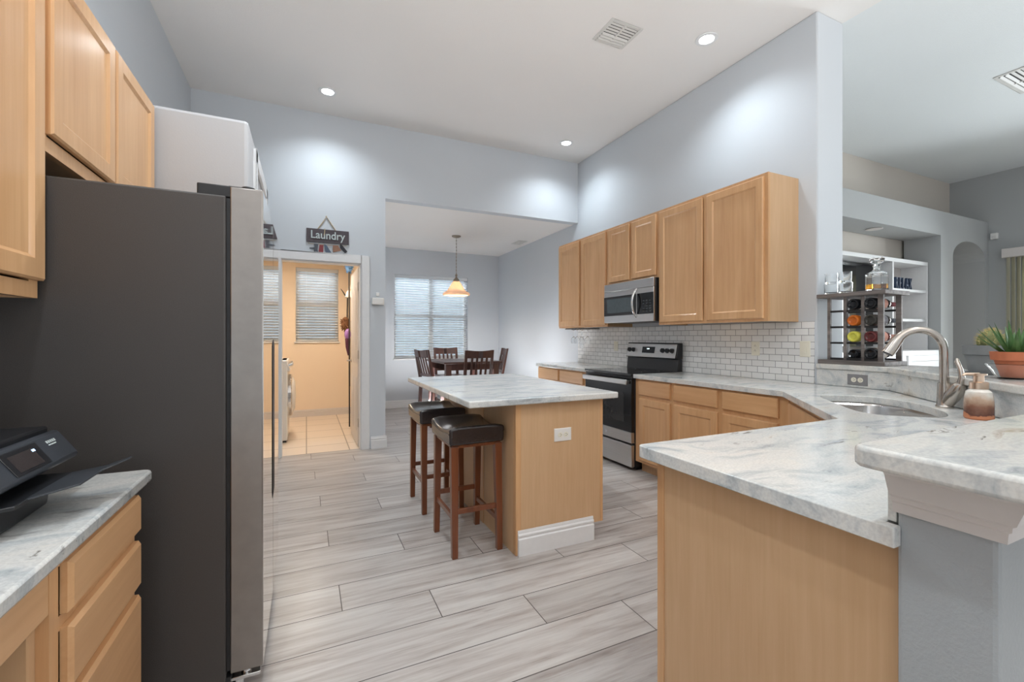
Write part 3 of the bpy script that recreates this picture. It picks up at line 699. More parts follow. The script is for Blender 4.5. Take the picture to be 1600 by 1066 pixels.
# faucet
fx, fy = 2.853, 1.082; fz = CT1
DN = Vector((-S2, S2, 0))
t = thing('faucet', 'brushed nickel gooseneck faucet behind the corner sink', 'faucet', (fx, fy, fz))
B = Vector((fx, fy, fz))
part('base', MB().lathe([(0, 0), (0.034, 0), (0.035, 0.006), (0.031, 0.014), (0.029, 0.05), (0.027, 0.12), (0.0, 0.12)], B), M['nickel'], t)
pts = [B+EZ*0.05+DN*0.0, B+EZ*0.16+DN*0.002, B+EZ*0.25+DN*0.003]
R = 0.098; C0 = B+EZ*0.285+DN*(R+0.004)
for i in range(15):
    a = PI-(PI*0.86)*i/14; pts.append(C0+DN*R*math.cos(a)+EZ*R*math.sin(a))
last = pts[-1]; dd = (pts[-1]-pts[-2]).normalized(); pts += [last+dd*0.03, last+dd*0.075]
rs = [0.022, 0.0185, 0.0175]+[0.0175]*9+[0.018, 0.0185, 0.019, 0.020, 0.022, 0.024]+[0.026, 0.0265]
part('spout', MB().tube(pts, rs[:len(pts)], 18), M['nickel'], t)
tip = pts[-1]; part('spray_face', MB().cyl(tip-dd*0.001, tip+dd*0.003, 0.022, n=18), M['black'], t)
HU = Vector((S2*0.35, -S2*0.35, 0))+Vector((-S2, -S2, 0))*0.0
HV = Vector((-0.35, -0.937, 0))
hub = B+EZ*0.02
part('handle_body', MB().tube([hub+HV*0.012+EZ*0.005, hub+HV*0.035+EZ*0.04, hub+HV*0.064+EZ*0.083, hub+HV*0.076+EZ*0.105], [0.027, 0.032, 0.031, 0.018], 16), M['nickel'], t)
part('lever', MB().tube([hub+HV*0.072+EZ*0.095, hub+HV*0.078+EZ*0.135, hub+HV*0.070+EZ*0.175, hub+HV*0.056+EZ*0.205, hub+HV*0.055+EZ*0.225], [0.016, 0.012, 0.010, 0.011, 0.006], 12), M['nickel'], t)
# soap dispenser
sx, sy = 2.58, 0.868; t = thing('soap_dispenser', 'ombre brown glass foaming soap dispenser with rose gold pump beside the faucet', 'soap dispenser', (sx, sy, CT1))
m = NT('ombre_brown_glass'); s = m.n('ShaderNodeSeparateXYZ'); m.l(m.pos(), s.inputs[0])
h = m.math('DIVIDE', m.math('SUBTRACT', s.outputs[2], 0.914), 0.13)
hh = m.math('ADD', h, m.math('MULTIPLY', m.math('SUBTRACT', m.noise(m.pos(), 22, 3), 0.5), 0.5))
m.base(m.ramp(hh, [(0.16, srgb(196, 128, 92)), (0.2, srgb(96, 62, 52)), (0.42, srgb(134, 96, 78)), (0.66, srgb(190, 164, 142)), (0.85, srgb(222, 218, 210))])); m.set(0.12)
sb = MB(); prof = []
for a, b in ((0.0, 0.0), (0.043, 0.0), (0.047, 0.006), (0.0465, 0.03), (0.0465, 0.06), (0.044, 0.095), (0.040, 0.116), (0.030, 0.125), (0.027, 0.128), (0, 0.128)): prof.append((a, b))
part('bottle', MB().lathe(prof, (sx, sy, CT1), n=32), m.m, t)
part('pump_collar', MB().lathe([(0, 0.128), (0.030, 0.128), (0.030, 0.155), (0.024, 0.158), (0.0, 0.158)], (sx, sy, CT1)), M['copper'], t)
part('pump_head', MB().lathe([(0, 0.158), (0.017, 0.158), (0.017, 0.184), (0.026, 0.186), (0.026, 0.192), (0, 0.193)], (sx, sy, CT1)).tube([(sx, sy, CT1+0.189), (sx-0.9*0.06, sy+0.42*0.06, CT1+0.190), (sx-0.9*0.068, sy+0.42*0.068, CT1+0.184)], [0.008, 0.006, 0.004], 8), M['copper'], t)

# ================================================================== OUTLETS AND SWITCHES
def outlet(label, O, A, N, w_, h_, mat, kind, cat='outlet', group=None):
    """plate centred on O in the plane spanned by A and Z (or A and U)"""
    O, A, N = Vector(O), Vector(A), Vector(N); U = EZ
    t = thing('wall_outlet' if kind != 'switch' else 'light_switch', label, cat, O, group)
    part('cover_plate', MB().panel(O-A*w_/2-U*h_/2, A, N, w_, h_, 0.006, 0, ch=0.003), M[mat], t)
    if kind == 'switch':
        part('rocker', MB().obox(O-A*0.016-U*0.033+N*0.006, A, U, N, 0.032, 0.066, 0.004), M['ivory'], t, 0.001)
    else:
        horiz = w_ > h_
        for s in (-1, 1):
            c = O+N*0.006+(A if horiz else U)*s*0.020
            sk = part('receptacle', MB().cyl(c-N*0.001, c+N*0.002, 0.0165, n=20), M['ivory'], t)
            mb = MB()
            for q in (-1, 1):
                d1 = U if horiz else A; d2 = A if horiz else U
                mb.obox(c+d1*q*0.006-d1*0.001-d2*0.004+N*0.002, d1, d2, N, 0.002, 0.008, 0.0004)
            mb.cyl(c+(A if horiz else U)*0.008+N*0.002, c+(A if horiz else U)*0.008+N*0.0024, 0.0025, n=8)
            part('slots', mb, M['black'], sk)
    return t
TX = XR-0.008
outlet('white switch plate on the tile left of the range', (TX, 4.36, 1.15), -EY, -EX, 0.075, 0.118, 'ivory', 'switch', 'light switch')
outlet('ivory outlet on the tile under the nearest wall cabinet', (TX, 2.512, 1.165), -EY, -EX, 0.075, 0.118, 'ivory', 'outlet')
outlet('ivory switch plate on the tile at the wall end beside the wine rack', (TX, 2.105, 1.17), -EY, -EX, 0.078, 0.12, 'ivory', 'switch', 'light switch')
outlet('grey horizontal outlet on the granite splash below the wine rack', (3.414, 1.75, 0.968), -EY, -EX, 0.122, 0.074, 'plate_grey', 'outlet')
outlet('white horizontal outlet on the island end panel', (1.405, 2.30, 0.672), EX, -EY, 0.118, 0.078, 'plate', 'outlet')

# ================================================================== RANGE
t = thing('range', 'stainless and black electric range between the base cabinets', 'range', (3.08, 3.67, 0))
y0, y1 = 3.290, 4.052
part('body', MB().box(2.80, 3.40, y0, y1, 0.03, 0.893).box(2.85, 3.38, y0+0.03, y1-0.03, 0.0, 0.03), M['black'], t, 0.003)
ck = part('cooktop', MB().box(2.755, 3.33, y0-0.002, y1+0.002, 0.893, 0.917), M['blackgloss'], t, 0.004, label='black glass cooktop')
for bx, by, br in ((2.92, 3.48, 0.10), (2.92, 3.87, 0.08), (3.18, 3.48, 0.075), (3.18, 3.87, 0.10)):
    part('burner_ring', MB().lathe([(br-0.003, 0), (br, 0), (br, 0.0004), (br-0.003, 0.0004)], (bx, by, 0.9171), n=40, close=True), M['darkgrey'], ck)
part('front_band', MB().box(2.77, 2.80, y0+0.002, y1-0.002, 0.868, 0.892), M['black'], t, 0.003)
d = part('oven_door', MB().box(2.762, 2.80, y0+0.003, y1-0.003, 0.362, 0.866), M['blackgloss'], t, 0.004, label='black glass oven door')
part('window', MB().box(2.760, 2.7625, y0+0.11, y1-0.11, 0.45, 0.73), M['ovenglass'], d)
part('door_rail', MB().box(2.760, 2.80, y0+0.003, y1-0.003, 0.262, 0.361), M['steel'], d, 0.003)
mb = MB().box(2.712, 2.728, y0+0.02, y1-0.02, 0.812, 0.860)
for yy in (y0+0.05, y1-0.05): mb.box(2.726, 2.764, yy-0.014, yy+0.014, 0.82, 0.852)
part('handle', mb, M['steel'], d, 0.006)
part('logo_badge', MB().cyl((2.7605, 3.67, 0.31), (2.7585, 3.67, 0.31), 0.015, n=24), M['chrome'], d)
part('storage_drawer', MB().box(2.762, 2.80, y0+0.003, y1-0.003, 0.035, 0.242), M['steel'], t, 0.004, label='stainless storage drawer')
part('backguard', MB().hexa([(3.33, y0, 0.90), (3.40, y0, 0.90), (3.40, y1, 0.90), (3.33, y1, 0.90)], [(3.345, y0, 1.04), (3.40, y0, 1.04), (3.40, y1, 1.04), (3.345, y1, 1.04)])
     .hexa([(3.32, y0, 1.04), (3.405, y0, 1.04), (3.405, y1, 1.04), (3.32, y1, 1.04)], [(3.355, y0, 1.20), (3.405, y0, 1.20), (3.405, y1, 1.20), (3.355, y1, 1.20)]), M['black'], t, 0.005)
sl = Vector((0.035, 0, 0.16)).normalized(); on = Vector((-sl.z, 0, sl.x))
O = Vector((3.32, y0+0.015, 1.045))
cp = part('control_panel', MB().obox(O, EY, sl, on, y1-y0-0.03, 0.145, 0.008), M['steel'], t, 0.003, label='stainless control panel')
P = lambda yy, h: Vector((3.32, yy, 1.045))+sl*h+on*0.008
part('display', MB().obox(P(3.60, 0.045), EY, sl, on, 0.19, 0.068, 0.002), M['blackgloss'], cp)
part('clock_digits', text_mb('12:00', 0.018, 0.001, P(3.72, 0.085)+on*0.0022, -EY, sl), M['display'], cp)
for yy in (3.99, 3.925, 3.48, 3.415, 3.35):
    k = part('knob', MB().cyl(P(yy, 0.075), P(yy, 0.075)+on*0.022, 0.025, 0.021, n=24).obox(P(yy, 0.075)+on*0.022-EY*0.004-sl*0.02, EY, sl, on, 0.008, 0.04, 0.006), M['black'], cp)
    part('knob_skirt', MB().cyl(P(yy, 0.075), P(yy, 0.075)+on*0.005, 0.029, 0.028, n=24), M['chrome'], k)

# ================================================================== MICROWAVE
t = thing('microwave', 'stainless over-the-range microwave under the short cabinet', 'microwave', (3.23, 3.67, 1.42))
y0, y1 = 3.283, 4.060; z0, z1 = 1.415, 1.838; FX = 3.045
part('body', MB().box(FX+0.002, 3.42, y0, y1, z0, z1), M['black'], t, 0.003)
part('vent_grille', MB().box(FX-0.022, FX, y0, y1, z1-0.085, z1), M['steel'], t, 0.003)
d = part('door', MB().box(FX-0.022, FX, y0+0.001, y1, z0, z1-0.088), M['steel'], t, 0.003)
part('dark_border', MB().box(FX-0.0245, FX-0.021, y0+0.25, y1, z0+0.075, z1-0.14), M['black'], d)
part('window', MB().box(FX-0.0265, FX-0.024, y0+0.30, y1-0.055, z0+0.105, z1-0.165), M['screenglass'], d, label='grey glass window')
cpn = part('control_panel', MB().box(FX-0.0245, FX-0.021, y0+0.002, y0+0.235, z0+0.075, z1-0.14), M['blackgloss'], t)
mb = MB()
for r in range(5):
    for c in range(3): mb.box(FX-0.0255, FX-0.0242, y0+0.035+c*0.045, y0+0.06+c*0.045, z0+0.095+r*0.026, z0+0.107+r*0.026)
part('buttons', mb, M['darkgrey'], cpn)
pts = [Vector((FX-0.022-0.058*math.sin(PI*i/12)**0.7, y0+0.242, z0+0.05+0.28*i/12)) for i in range(13)]
part('handle', MB().tube(pts, 0.013, 12), M['chrome'], d)

# ================================================================== STEMWARE UNDER THE FAR CABINET
t = thing('stemware_rack', 'black wire stemware rack under the far wall cabinet', 'rack', (3.25, 4.9, 1.378))
mb = MB()
for yy in (4.66, 4.74, 4.82, 4.90, 4.98, 5.06): mb.tube([(3.13, yy, 1.366), (3.40, yy, 1.366)], 0.003, 8)
for xx in (3.15, 3.38): mb.tube([(xx, 4.65, 1.3735), (xx, 5.07, 1.3735)], 0.004, 8)
part('wires', mb, M['black'], t)
def stemglass(name, label, x, y, prof, grp):
    p = list(prof)
    o = tag(part(name, MB().lathe(p, (0, 0, 0), (0, 0, -1), n=24), M['glass'], origin=(x, y, 1.3605)), label, 'glass', grp); return o
WG = [(0, 0), (0.034, 0.001), (0.033, 0.004), (0.006, 0.010), (0.004, 0.020), (0.004, 0.085), (0.010, 0.095), (0.030, 0.115), (0.036, 0.14), (0.034, 0.165), (0.029, 0.185), (0.028, 0.185), (0.032, 0.165), (0.034, 0.14), (0.028, 0.117), (0.008, 0.098), (0, 0.097)]
FL = [(0, 0), (0.032, 0.001), (0.031, 0.004), (0.006, 0.010), (0.004, 0.02), (0.004, 0.08), (0.016, 0.10), (0.023, 0.14), (0.024, 0.20), (0.022, 0.245), (0.021, 0.245), (0.022, 0.20), (0.021, 0.14), (0.014, 0.102), (0, 0.095)]
stemglass('wine_glass', 'wine glass hanging farthest left in the stemware rack', 3.24, 5.02, WG, 'glasses in the stemware rack')
stemglass('wine_glass', 'wine glass hanging just left of the flutes in the stemware rack', 3.24, 4.94, WG, 'glasses in the stemware rack')
stemglass('champagne_flute', 'tall flute hanging in the stemware rack, the left one of two', 3.27, 4.86, FL, 'glasses in the stemware rack')
stemglass('champagne_flute', 'tall flute hanging in the stemware rack, the right one of two', 3.20, 4.78, FL, 'glasses in the stemware rack')
stemglass('wine_glass', 'wine glass hanging nearest the range in the stemware rack', 3.24, 4.70, WG, 'glasses in the stemware rack')

# ================================================================== ISLAND
t = thing('kitchen_island', 'maple kitchen island with plain end panel and white plinth', 'kitchen island', (1.4, 3.0, 0))
IX0, IX1, IY0, IY1 = 1.09, 1.70, 2.30, 3.75
part('carcass', MB().box(IX0+0.02, IX1-0.02, IY0+0.015, IY1-0.015, 0.10, 0.876).box(IX0+0.02, IX1-0.08, IY0+0.015, IY1-0.015, 0.0, 0.10), M['veneer'], t)
part('end_panel', MB().prism_dir([(IX0+0.035, IY0, 0.0), (IX1-0.09, IY0, 0.0), (IX1-0.09, IY0, 0.10), (IX1-0.02, IY0, 0.10), (IX1-0.02, IY0, 0.876), (IX0+0.035, IY0, 0.876)], (0, 0.015, 0)), M['veneer'], t)
part('corner_post', MB().box(IX0, IX0+0.035, IY0-0.003, IY0+0.03, 0, 0.876), M['maple_z'], t, 0.003)
part('corner_post', MB().box(IX1-0.02, IX1, IY0-0.003, IY0+0.03, 0.10, 0.876), M['maple_z'], t, 0.003)
part('back_panel', MB().box(IX0, IX0+0.02, IY0+0.03, IY1, 0, 0.876), M['veneer'], t)
mb = MB()
for yy in (2.80, 3.28, IY1-0.06): mb.box(IX0-0.006, IX0, yy, yy+0.05, 0, 0.876)
part('batten', mb, M['maple_z'], t, 0.002)
part('side_panel', MB().box(IX0+0.02, IX1, IY1-0.015, IY1, 0.0, 0.876), M['veneer'], t)
part('face_frame', MB().box(IX1-0.02, IX1, IY0+0.03, IY1-0.015, 0.10, 0.14).box(IX1-0.02, IX1, IY0+0.03, IY1-0.015, 0.845, 0.876).box(IX1-0.02, IX1, IY0+0.03, IY1-0.015, 0.69, 0.725), M['maple_y'], t)
for a, b in ((2.345, 2.80), (2.845, 3.26), (3.305, 3.72)):
    part('drawer', MB().panel((IX1, a, 0.728), EY, EX, b-a, 0.132, 0.018), M['maple_y'], t)
    part('door', MB().panel((IX1, a, 0.125), EY, EX, b-a, 0.565, 0.018, 0.058), M['maple_z'], t)
mb = MB(); base_prof(mb, (IX0+0.012, IY0-0.003, 0), (IX1-0.078, IY0-0.003, 0), (0, -1, 0), 0.145, 0.016)
part('plinth', mb, M['trim'], t, smooth=False, label='white moulded plinth board')
tag(part('island_countertop', MB().box(0.79, 1.785, 2.25, 3.83, CT0, CT1), M['granite'], bevel=0.007, seg=3), 'granite slab on the kitchen island', 'countertop')

# ================================================================== BAR STOOLS
def make_stool():
    t = thing('bar_stool', 'x', 'bar stool', (0, 0, 0), 'saddle bar stools at the island')
    # seat: raised at both ends along local Y
    mb = MB(); nx, ny = 6, 14; hx, hy = 0.17, 0.205
    top = []; 
    for j in range(ny+1):
        for i in range(nx+1):
            x = -hx+2*hx*i/nx; y = -hy+2*hy*j/ny; q = y/hy
            z = 0.722+0.034*abs(q)**2.2 if abs(q) < 0.86 else 0.722+0.034*0.72+0.004*(1-abs(abs(q)-0.93)/0.07)
            ex = 0.010*(abs(i-nx/2)/(nx/2))**6
            top.append((x, y, z-ex))
    k = len(top); bot = [(x*0.985, y*0.985, 0.64) for x, y, z in top]; W = nx+1
    fs = []
    for j in range(ny):
        for i in range(nx): fs += [(j*W+i, j*W+i+1, (j+1)*W+i+1, (j+1)*W+i), (k+j*W+i, k+(j+1)*W+i, k+(j+1)*W+i+1, k+j*W+i+1)]
    for j in range(ny): fs += [(j*W, (j+1)*W, k+(j+1)*W, k+j*W), (j*W+nx, k+j*W+nx, k+(j+1)*W+nx, (j+1)*W+nx)]
    for i in range(nx): fs += [(i, k+i, k+i+1, i+1), (ny*W+i, ny*W+i+1, k+ny*W+i+1, k+ny*W+i)]
    mb.add(top+bot, fs)
    st = part('seat', mb, M['leather'], t, 0.014, label='glossy dark brown leather saddle seat', seg=4)
    mb = MB()
    for s in (-1, 1): mb.tube([(s*0.171, -0.19, 0.705), (s*0.171, -0.1, 0.698), (s*0.171, 0, 0.695), (s*0.171, 0.1, 0.698), (s*0.171, 0.19, 0.705)], 0.0025, 6)
    part('seam', mb, M['leather'], st)
    part('seat_base', MB().box(-0.15, 0.15, -0.185, 0.185, 0.622, 0.642), M['walnut'], t)
    for sx_ in (-1, 1):
        for sy_ in (-1, 1):
            a, b = 0.022, 0.017; x0, y0 = sx_*0.135, sy_*0.170; x1, y1 = sx_*0.138, sy_*0.193
            part('leg', MB().hexa([(x1-b, y1-b, 0), (x1+b, y1-b, 0), (x1+b, y1+b, 0), (x1-b, y1+b, 0)], [(x0-a, y0-a, 0.632), (x0+a, y0-a, 0.632), (x0+a, y0+a, 0.632), (x0-a, y0+a, 0.632)]), M['walnut'], t, 0.003)
    for s in (-1, 1):
        part('stretcher', MB().box(-0.125, 0.125, s*0.184-0.009, s*0.184+0.009, 0.245, 0.275), M['walnut'], t, 0.002)
        part('stretcher', MB().box(s*0.136-0.009, s*0.136+0.009, -0.172, 0.172, 0.205 if s < 0 else 0.165, 0.235 if s < 0 else 0.195), M['walnut'], t, 0.002)
    return t
s0 = make_stool(); s0.location = (0.903, 2.618, 0); s0['label'] = 'dark leather saddle bar stool nearer the camera, at the island corner'
dup(s0, (0.898, 3.315, 0), 0, 'dark leather saddle bar stool farther away, half behind the first stool')

# ================================================================== DINING SET
t = thing('dining_table', 'dark wood counter-height table in the dining room', 'table', (2.17, 6.45, 0))
part('tabletop', MB().box(1.72, 2.60, 5.92, 7.0, 0.885, 0.912), M['darkwood'], t, 0.004)
part('apron', MB().box(1.78, 2.54, 5.99, 6.01, 0.79, 0.885).box(1.78, 2.54, 6.91, 6.93, 0.79, 0.885).box(1.78, 1.80, 6.01, 6.91, 0.79, 0.885).box(2.52, 2.54, 6.01, 6.91, 0.79, 0.885), M['darkwood'], t, 0.002)
for x in (1.80, 2.52):
    for y in (6.01, 6.91): part('leg', MB().box(x-0.04, x+0.04, y-0.04, y+0.04, 0, 0.885), M['darkwood'], t, 0.004)
def make_chair():
    t = thing('dining_chair', 'x', 'chair', (0, 0, 0), 'slat-back chairs at the dining table')
    # faces +Y locally; backrest at -Y
    part('seat', MB().box(-0.21, 0.21, -0.19, 0.21, 0.60, 0.64), M['darkwood'], t, 0.01)
    for s in (-1, 1):
        part('front_leg', MB().box(s*0.185-0.02, s*0.185+0.02, 0.16, 0.20, 0, 0.60), M['darkwood'], t, 0.003)
        part('back_post', MB().hexa([(s*0.185-0.02, -0.235, 0), (s*0.185+0.02, -0.235, 0), (s*0.185+0.02, -0.195, 0), (s*0.185-0.02, -0.195, 0)], [(s*0.185-0.02, -0.20, 0.62), (s*0.185+0.02, -0.20, 0.62), (s*0.185+0.02, -0.16, 0.62), (s*0.185-0.02, -0.16, 0.62)])
             .hexa([(s*0.185-0.02, -0.20, 0.62), (s*0.185+0.02, -0.20, 0.62), (s*0.185+0.02, -0.16, 0.62), (s*0.185-0.02, -0.16, 0.62)], [(s*0.19-0.018, -0.285, 1.085), (s*0.19+0.018, -0.285, 1.085), (s*0.19+0.018, -0.26, 1.085), (s*0.19-0.018, -0.26, 1.085)]), M['darkwood'], t, 0.003)
    def back_y(z): return -0.18-0.0925*(z-0.62)/0.465
    mb = MB(); N_ = 8
    for i in range(N_):
        xa, xb = -0.172+0.344*i/N_, -0.172+0.344*(i+1)/N_
        cv = lambda x: -0.022*(1-(x/0.172)**2)
        q = []
        for z in (0.975, 1.08-0.0):
            for x in (xa, xb): q.append((x, back_y(z)+cv(x), z+ (0.012*(abs(x)/0.172)**2-0.008 if z > 1 else 0)))
        b = [q[0], q[1], (q[1][0], q[1][1]-0.022, q[1][2]), (q[0][0], q[0][1]-0.022, q[0][2])]; tp = [q[2], q[3], (q[3][0], q[3][1]-0.022, q[3][2]), (q[2][0], q[2][1]-0.022, q[2][2])]
        mb.hexa(b, tp)
    part('top_rail', mb, M['darkwood'], t)
    part('lower_rail', MB().box(-0.17, 0.17, back_y(0.72)-0.011, back_y(0.72)+0.011, 0.70, 0.74), M['darkwood'], t, 0.002)
    for i in range(4):
        x = -0.105+0.07*i
        part('slat', MB().hexa([(x-0.014, back_y(0.74)-0.008, 0.735), (x+0.014, back_y(0.74)-0.008, 0.735), (x+0.014, back_y(0.74)+0.006, 0.735), (x-0.014, back_y(0.74)+0.006, 0.735)], [(x-0.014, back_y(0.98)-0.028, 0.985), (x+0.014, back_y(0.98)-0.028, 0.985), (x+0.014, back_y(0.98)-0.014, 0.985), (x-0.014, back_y(0.98)-0.014, 0.985)]), M['darkwood'], t)
    for s in (-1, 1): part('stretcher', MB().box(s*0.185-0.01, s*0.185+0.01, -0.20, 0.165, 0.22, 0.25), M['darkwood'], t)
    part('footrest', MB().box(-0.17, 0.17, 0.17, 0.19, 0.20, 0.23), M['darkwood'], t)
    return t
c0 = make_chair(); c0.location = (2.13, 5.90, 0); c0['label'] = 'dark slat-back chair with its back to the island, in front of the table'
dup(c0, (2.15, 7.06, 0), PI, 'dark slat-back chair at the far side of the table, against the window')
dup(c0, (1.74, 6.30, 0), -PI/2+0.25, 'dark slat-back chair at the left side of the table, seen edge on')
dup(c0, (2.60, 6.50, 0), PI/2-0.2, 'dark slat-back chair at the right side of the table')
# pendant
px, py = 2.138, 6.685
t = thing('pendant_light', 'bell-shaped glass pendant lamp glowing over the dining table', 'pendant lamp', (px, py, DC))
part('canopy', MB().lathe([(0, 0), (0.072, 0), (0.070, -0.012), (0.045, -0.024), (0.012, -0.032), (0, -0.034)], (px, py, DC)), M['brass'], t)
mb = MB(); z = DC-0.03; k = 0
while z > 2.27:
    mb.tube([(px+(0.006 if k % 2 else 0)*math.cos(a)*0.9, py+(0 if k % 2 else 0.006)*math.cos(a)*0.9, z-0.016+0.016*math.sin(a)) for a in [2*PI*i/8 for i in range(9)]], 0.0022, 5); z -= 0.026; k += 1
mb.cyl((px, py, 2.25), (px, py, DC-0.03), 0.003, n=6)
part('chain', mb, M['brass'], t)
part('socket_cup', MB().lathe([(0, 2.25), (0.010, 2.25), (0.020, 2.235), (0.012, 2.21), (0.020, 2.19), (0.045, 2.165), (0.052, 2.135), (0.048, 2.13), (0, 2.13)], (px, py, 0)), M['brass'], t)
so = [(0.050, 2.135), (0.075, 2.10), (0.105, 2.05), (0.135, 2.00), (0.165, 1.975), (0.205, 1.955), (0.215, 1.935), (0.205, 1.918), (0.190, 1.915)]
si = [(0.186, 1.921), (0.200, 1.926), (0.208, 1.938), (0.200, 1.950), (0.160, 1.969), (0.130, 1.993), (0.100, 2.045), (0.070, 2.095), (0.046, 2.13)]
part('lamp_shade', MB().lathe(so+si, (px, py, 0), n=40, close=True), M['shade'], t)
part('bulb', MB().ball((px, py, 2.05), 0.03, 0.03, 0.04), M['bulb'], t)
o = lamp_point('pendant_glow', (px, py, 1.98), 9, (1.0, 0.85, 0.66), 0.04); o.parent = t; o.location = (0, 0, 1.98-DC)

# ================================================================== LAUNDRY
t = thing('washing_machine', 'white front-loading washing machine seen through the laundry doorway', 'washing machine', (-0.5, 6.25, 0))
part('cabinet', MB().box(-0.86, -0.205, 5.93, 6.60, 0.02, 0.985), M['appliance'], t, 0.015, seg=3)
cp = part('control_panel', MB().hexa([(-0.22, 5.935, 0.85), (-0.175, 5.935, 0.85), (-0.175, 6.595, 0.85), (-0.22, 6.595, 0.85)], [(-0.28, 5.935, 0.985), (-0.215, 5.935, 0.985), (-0.215, 6.595, 0.985), (-0.28, 6.595, 0.985)]), M['appliance'], t, 0.008)
for yy in (6.0, 6.12, 6.32): part('knob', MB().cyl((-0.2, yy, 0.92), (-0.155, yy, 0.935), 0.028, 0.024, n=20), M['chrome'], cp)
d = part('door', MB().lathe([(0, 0), (0.24, 0), (0.245, 0.02), (0.225, 0.05), (0.17, 0.075), (0, 0.085)], (-0.205, 6.265, 0.53), EX, n=36), M['appliance'], t)
part('door_ring', MB().lathe([(0.235, 0.0), (0.262, 0.0), (0.262, 0.035), (0.242, 0.045), (0.235, 0.035)], (-0.205, 6.265, 0.53), EX, n=36, close=True), M['chrome'], d)
part('kick_plate', MB().box(-0.84, -0.22, 5.95, 6.58, 0, 0.02), M['black'], t)

dr = sroot('door_1', (0.545, YB+0.14, 0))
ang = math.radians(4)
def leaf(mb): return mb
L0 = Vector((0.535, YB+0.13, 0.012)); LA = Vector((-math.sin(ang)*0.2, math.cos(ang*0.2), 0)).normalized(); LN = Vector((-LA.y, LA.x, 0))
LW, LH, LT = 0.76, 2.045, 0.035
part('leaf', MB().obox(L0, LA, -LN, EZ, LW, LT, LH), M['trim_shade'], dr, 0.003)
mb = MB()
for z0_, z1_ in ((0.15, 0.78), (0.93, 1.86)):
    for a_, b_ in ((0.10, 0.34), (0.42, 0.66)):
        P_ = lambda a, z, n: L0+LA*a+EZ*z+LN*n
        q = [(a_, z0_), (b_, z0_), (b_, z1_), (a_, z1_)]
        if z1_ > 1.5: q = [(a_, z0_), (b_, z0_), (b_, z1_-0.12)]+[((a_+b_)/2+(b_-a_)/2*math.cos(PI*i/8), z1_-0.12+0.12*math.sin(PI*i/8)) for i in range(1, 8)]+[(a_, z1_-0.12)]
        ctr_ = Vector((sum(x for x, _ in q)/len(q), sum(y for _, y in q)/len(q)))
        inn = [(ctr_.x+(x-ctr_.x)*0.84, ctr_.y+(y-ctr_.y)*0.93) for x, y in q]
        n_ = len(q); vs = [P_(x, y, 0.0) for x, y in q]+[P_(x, y, 0.010) for x, y in inn]
        mb.add(vs, [(i, (i+1) % n_, n_+(i+1) % n_, n_+i) for i in range(n_)]+[tuple(range(n_, 2*n_))])
part('raised_panel', mb, M['trim_shade'], dr)
for z in (0.28, 1.06, 1.84):
    part('hinge', MB().box(0.538, 0.544, YB+0.075, YB+0.128, z-0.045, z+0.045).cyl((0.537, YB+0.129, z-0.048), (0.537, YB+0.129, z+0.048), 0.007, n=10), M['tin'], dr)
kp = L0+LA*0.70+EZ*0.95
part('lever_handle', MB().cyl(kp, kp+LN*0.012, 0.026, n=20).tube([kp+LN*0.012, kp+LN*0.05, kp+LN*0.055-LA*0.03, kp+LN*0.055-LA*0.10], [0.009, 0.009, 0.008, 0.007], 10), M['nickel'], dr)

# things hanging on the laundry's right wall beyond the door
t = thing('utility_rack', 'slim wall rail with white hooks on the laundry wall behind the door', 'rack', (0.65, 6.8, 1.9))
part('rail', MB().box(0.648, 0.67, 6.55, 7.15, 1.98, 2.03), M['trim'], t, 0.003)
for yy in (6.62, 6.78, 6.94, 7.08): part('hook', MB().tube([(0.65, yy, 2.0), (0.60, yy, 1.99), (0.575, yy, 1.97), (0.57, yy, 2.0)], 0.006, 8), M['trim'], t)
t = thing('duster', 'fluffy blue duster on a dark pole on the laundry wall', 'duster', (0.560, 6.62, 2.0))
mb = MB(); mb.ball((0.545, 6.62, 2.26), 0.05, 0.05, 0.085, 14, 10)
for i in range(90):
    a = random.uniform(0, 2*PI); ph = random.uniform(-1.2, 1.4); d = Vector((math.cos(a)*math.cos(ph)*0.05, math.sin(a)*math.cos(ph)*0.05, math.sin(ph)*0.085)); c = Vector((0.545, 6.62, 2.26))
    mb.cyl(c+d*0.9, c+d*1.28+Vector((0, 0, random.uniform(-.01, .01))), 0.007, 0.003, n=5)
part('head', mb, M['duster'], t)
part('pole', MB().cyl((0.550, 6.62, 0.0), (0.545, 6.62, 2.19), 0.009, n=10), M['black'], t)
t = thing('spray_mop', 'white spray head and bracket hanging below the blue duster', 'cleaning tool', (0.560, 6.78, 1.9))
part('head', MB().hexa([(0.500, 6.72, 1.83), (0.600, 6.72, 1.83), (0.600, 6.84, 1.83), (0.500, 6.84, 1.83)], [(0.530, 6.74, 1.93), (0.590, 6.74, 1.93), (0.590, 6.82, 1.93), (0.530, 6.82, 1.93)]), M['trim'], t, 0.01)
part('trigger', MB().tube([(0.520, 6.76, 1.83), (0.480, 6.76, 1.90), (0.445, 6.76, 1.95)], [0.01, 0.008, 0.004], 8), M['black'], t)
part('pole', MB().cyl((0.570, 6.78, 0.55), (0.570, 6.78, 1.84), 0.010, n=10), M['tin'], t)
t = thing('hand_brush', 'brown bristle brush hanging on the laundry wall at mid height', 'brush', (0.540, 6.94, 1.45))
mb = MB(); mb.ball((0.520, 6.94, 1.46), 0.06, 0.06, 0.10, 14, 10)
for i in range(70):
    a = random.uniform(0, 2*PI); ph = random.uniform(-1.3, 0.6); d = Vector((math.cos(a)*math.cos(ph)*0.06, math.sin(a)*math.cos(ph)*0.06, math.sin(ph)*0.10)); c = Vector((0.520, 6.94, 1.46))
    mb.cyl(c+d*0.9, c+d*1.35, 0.008, 0.003, n=5)
part('bristles', mb, M['bristle'], t)
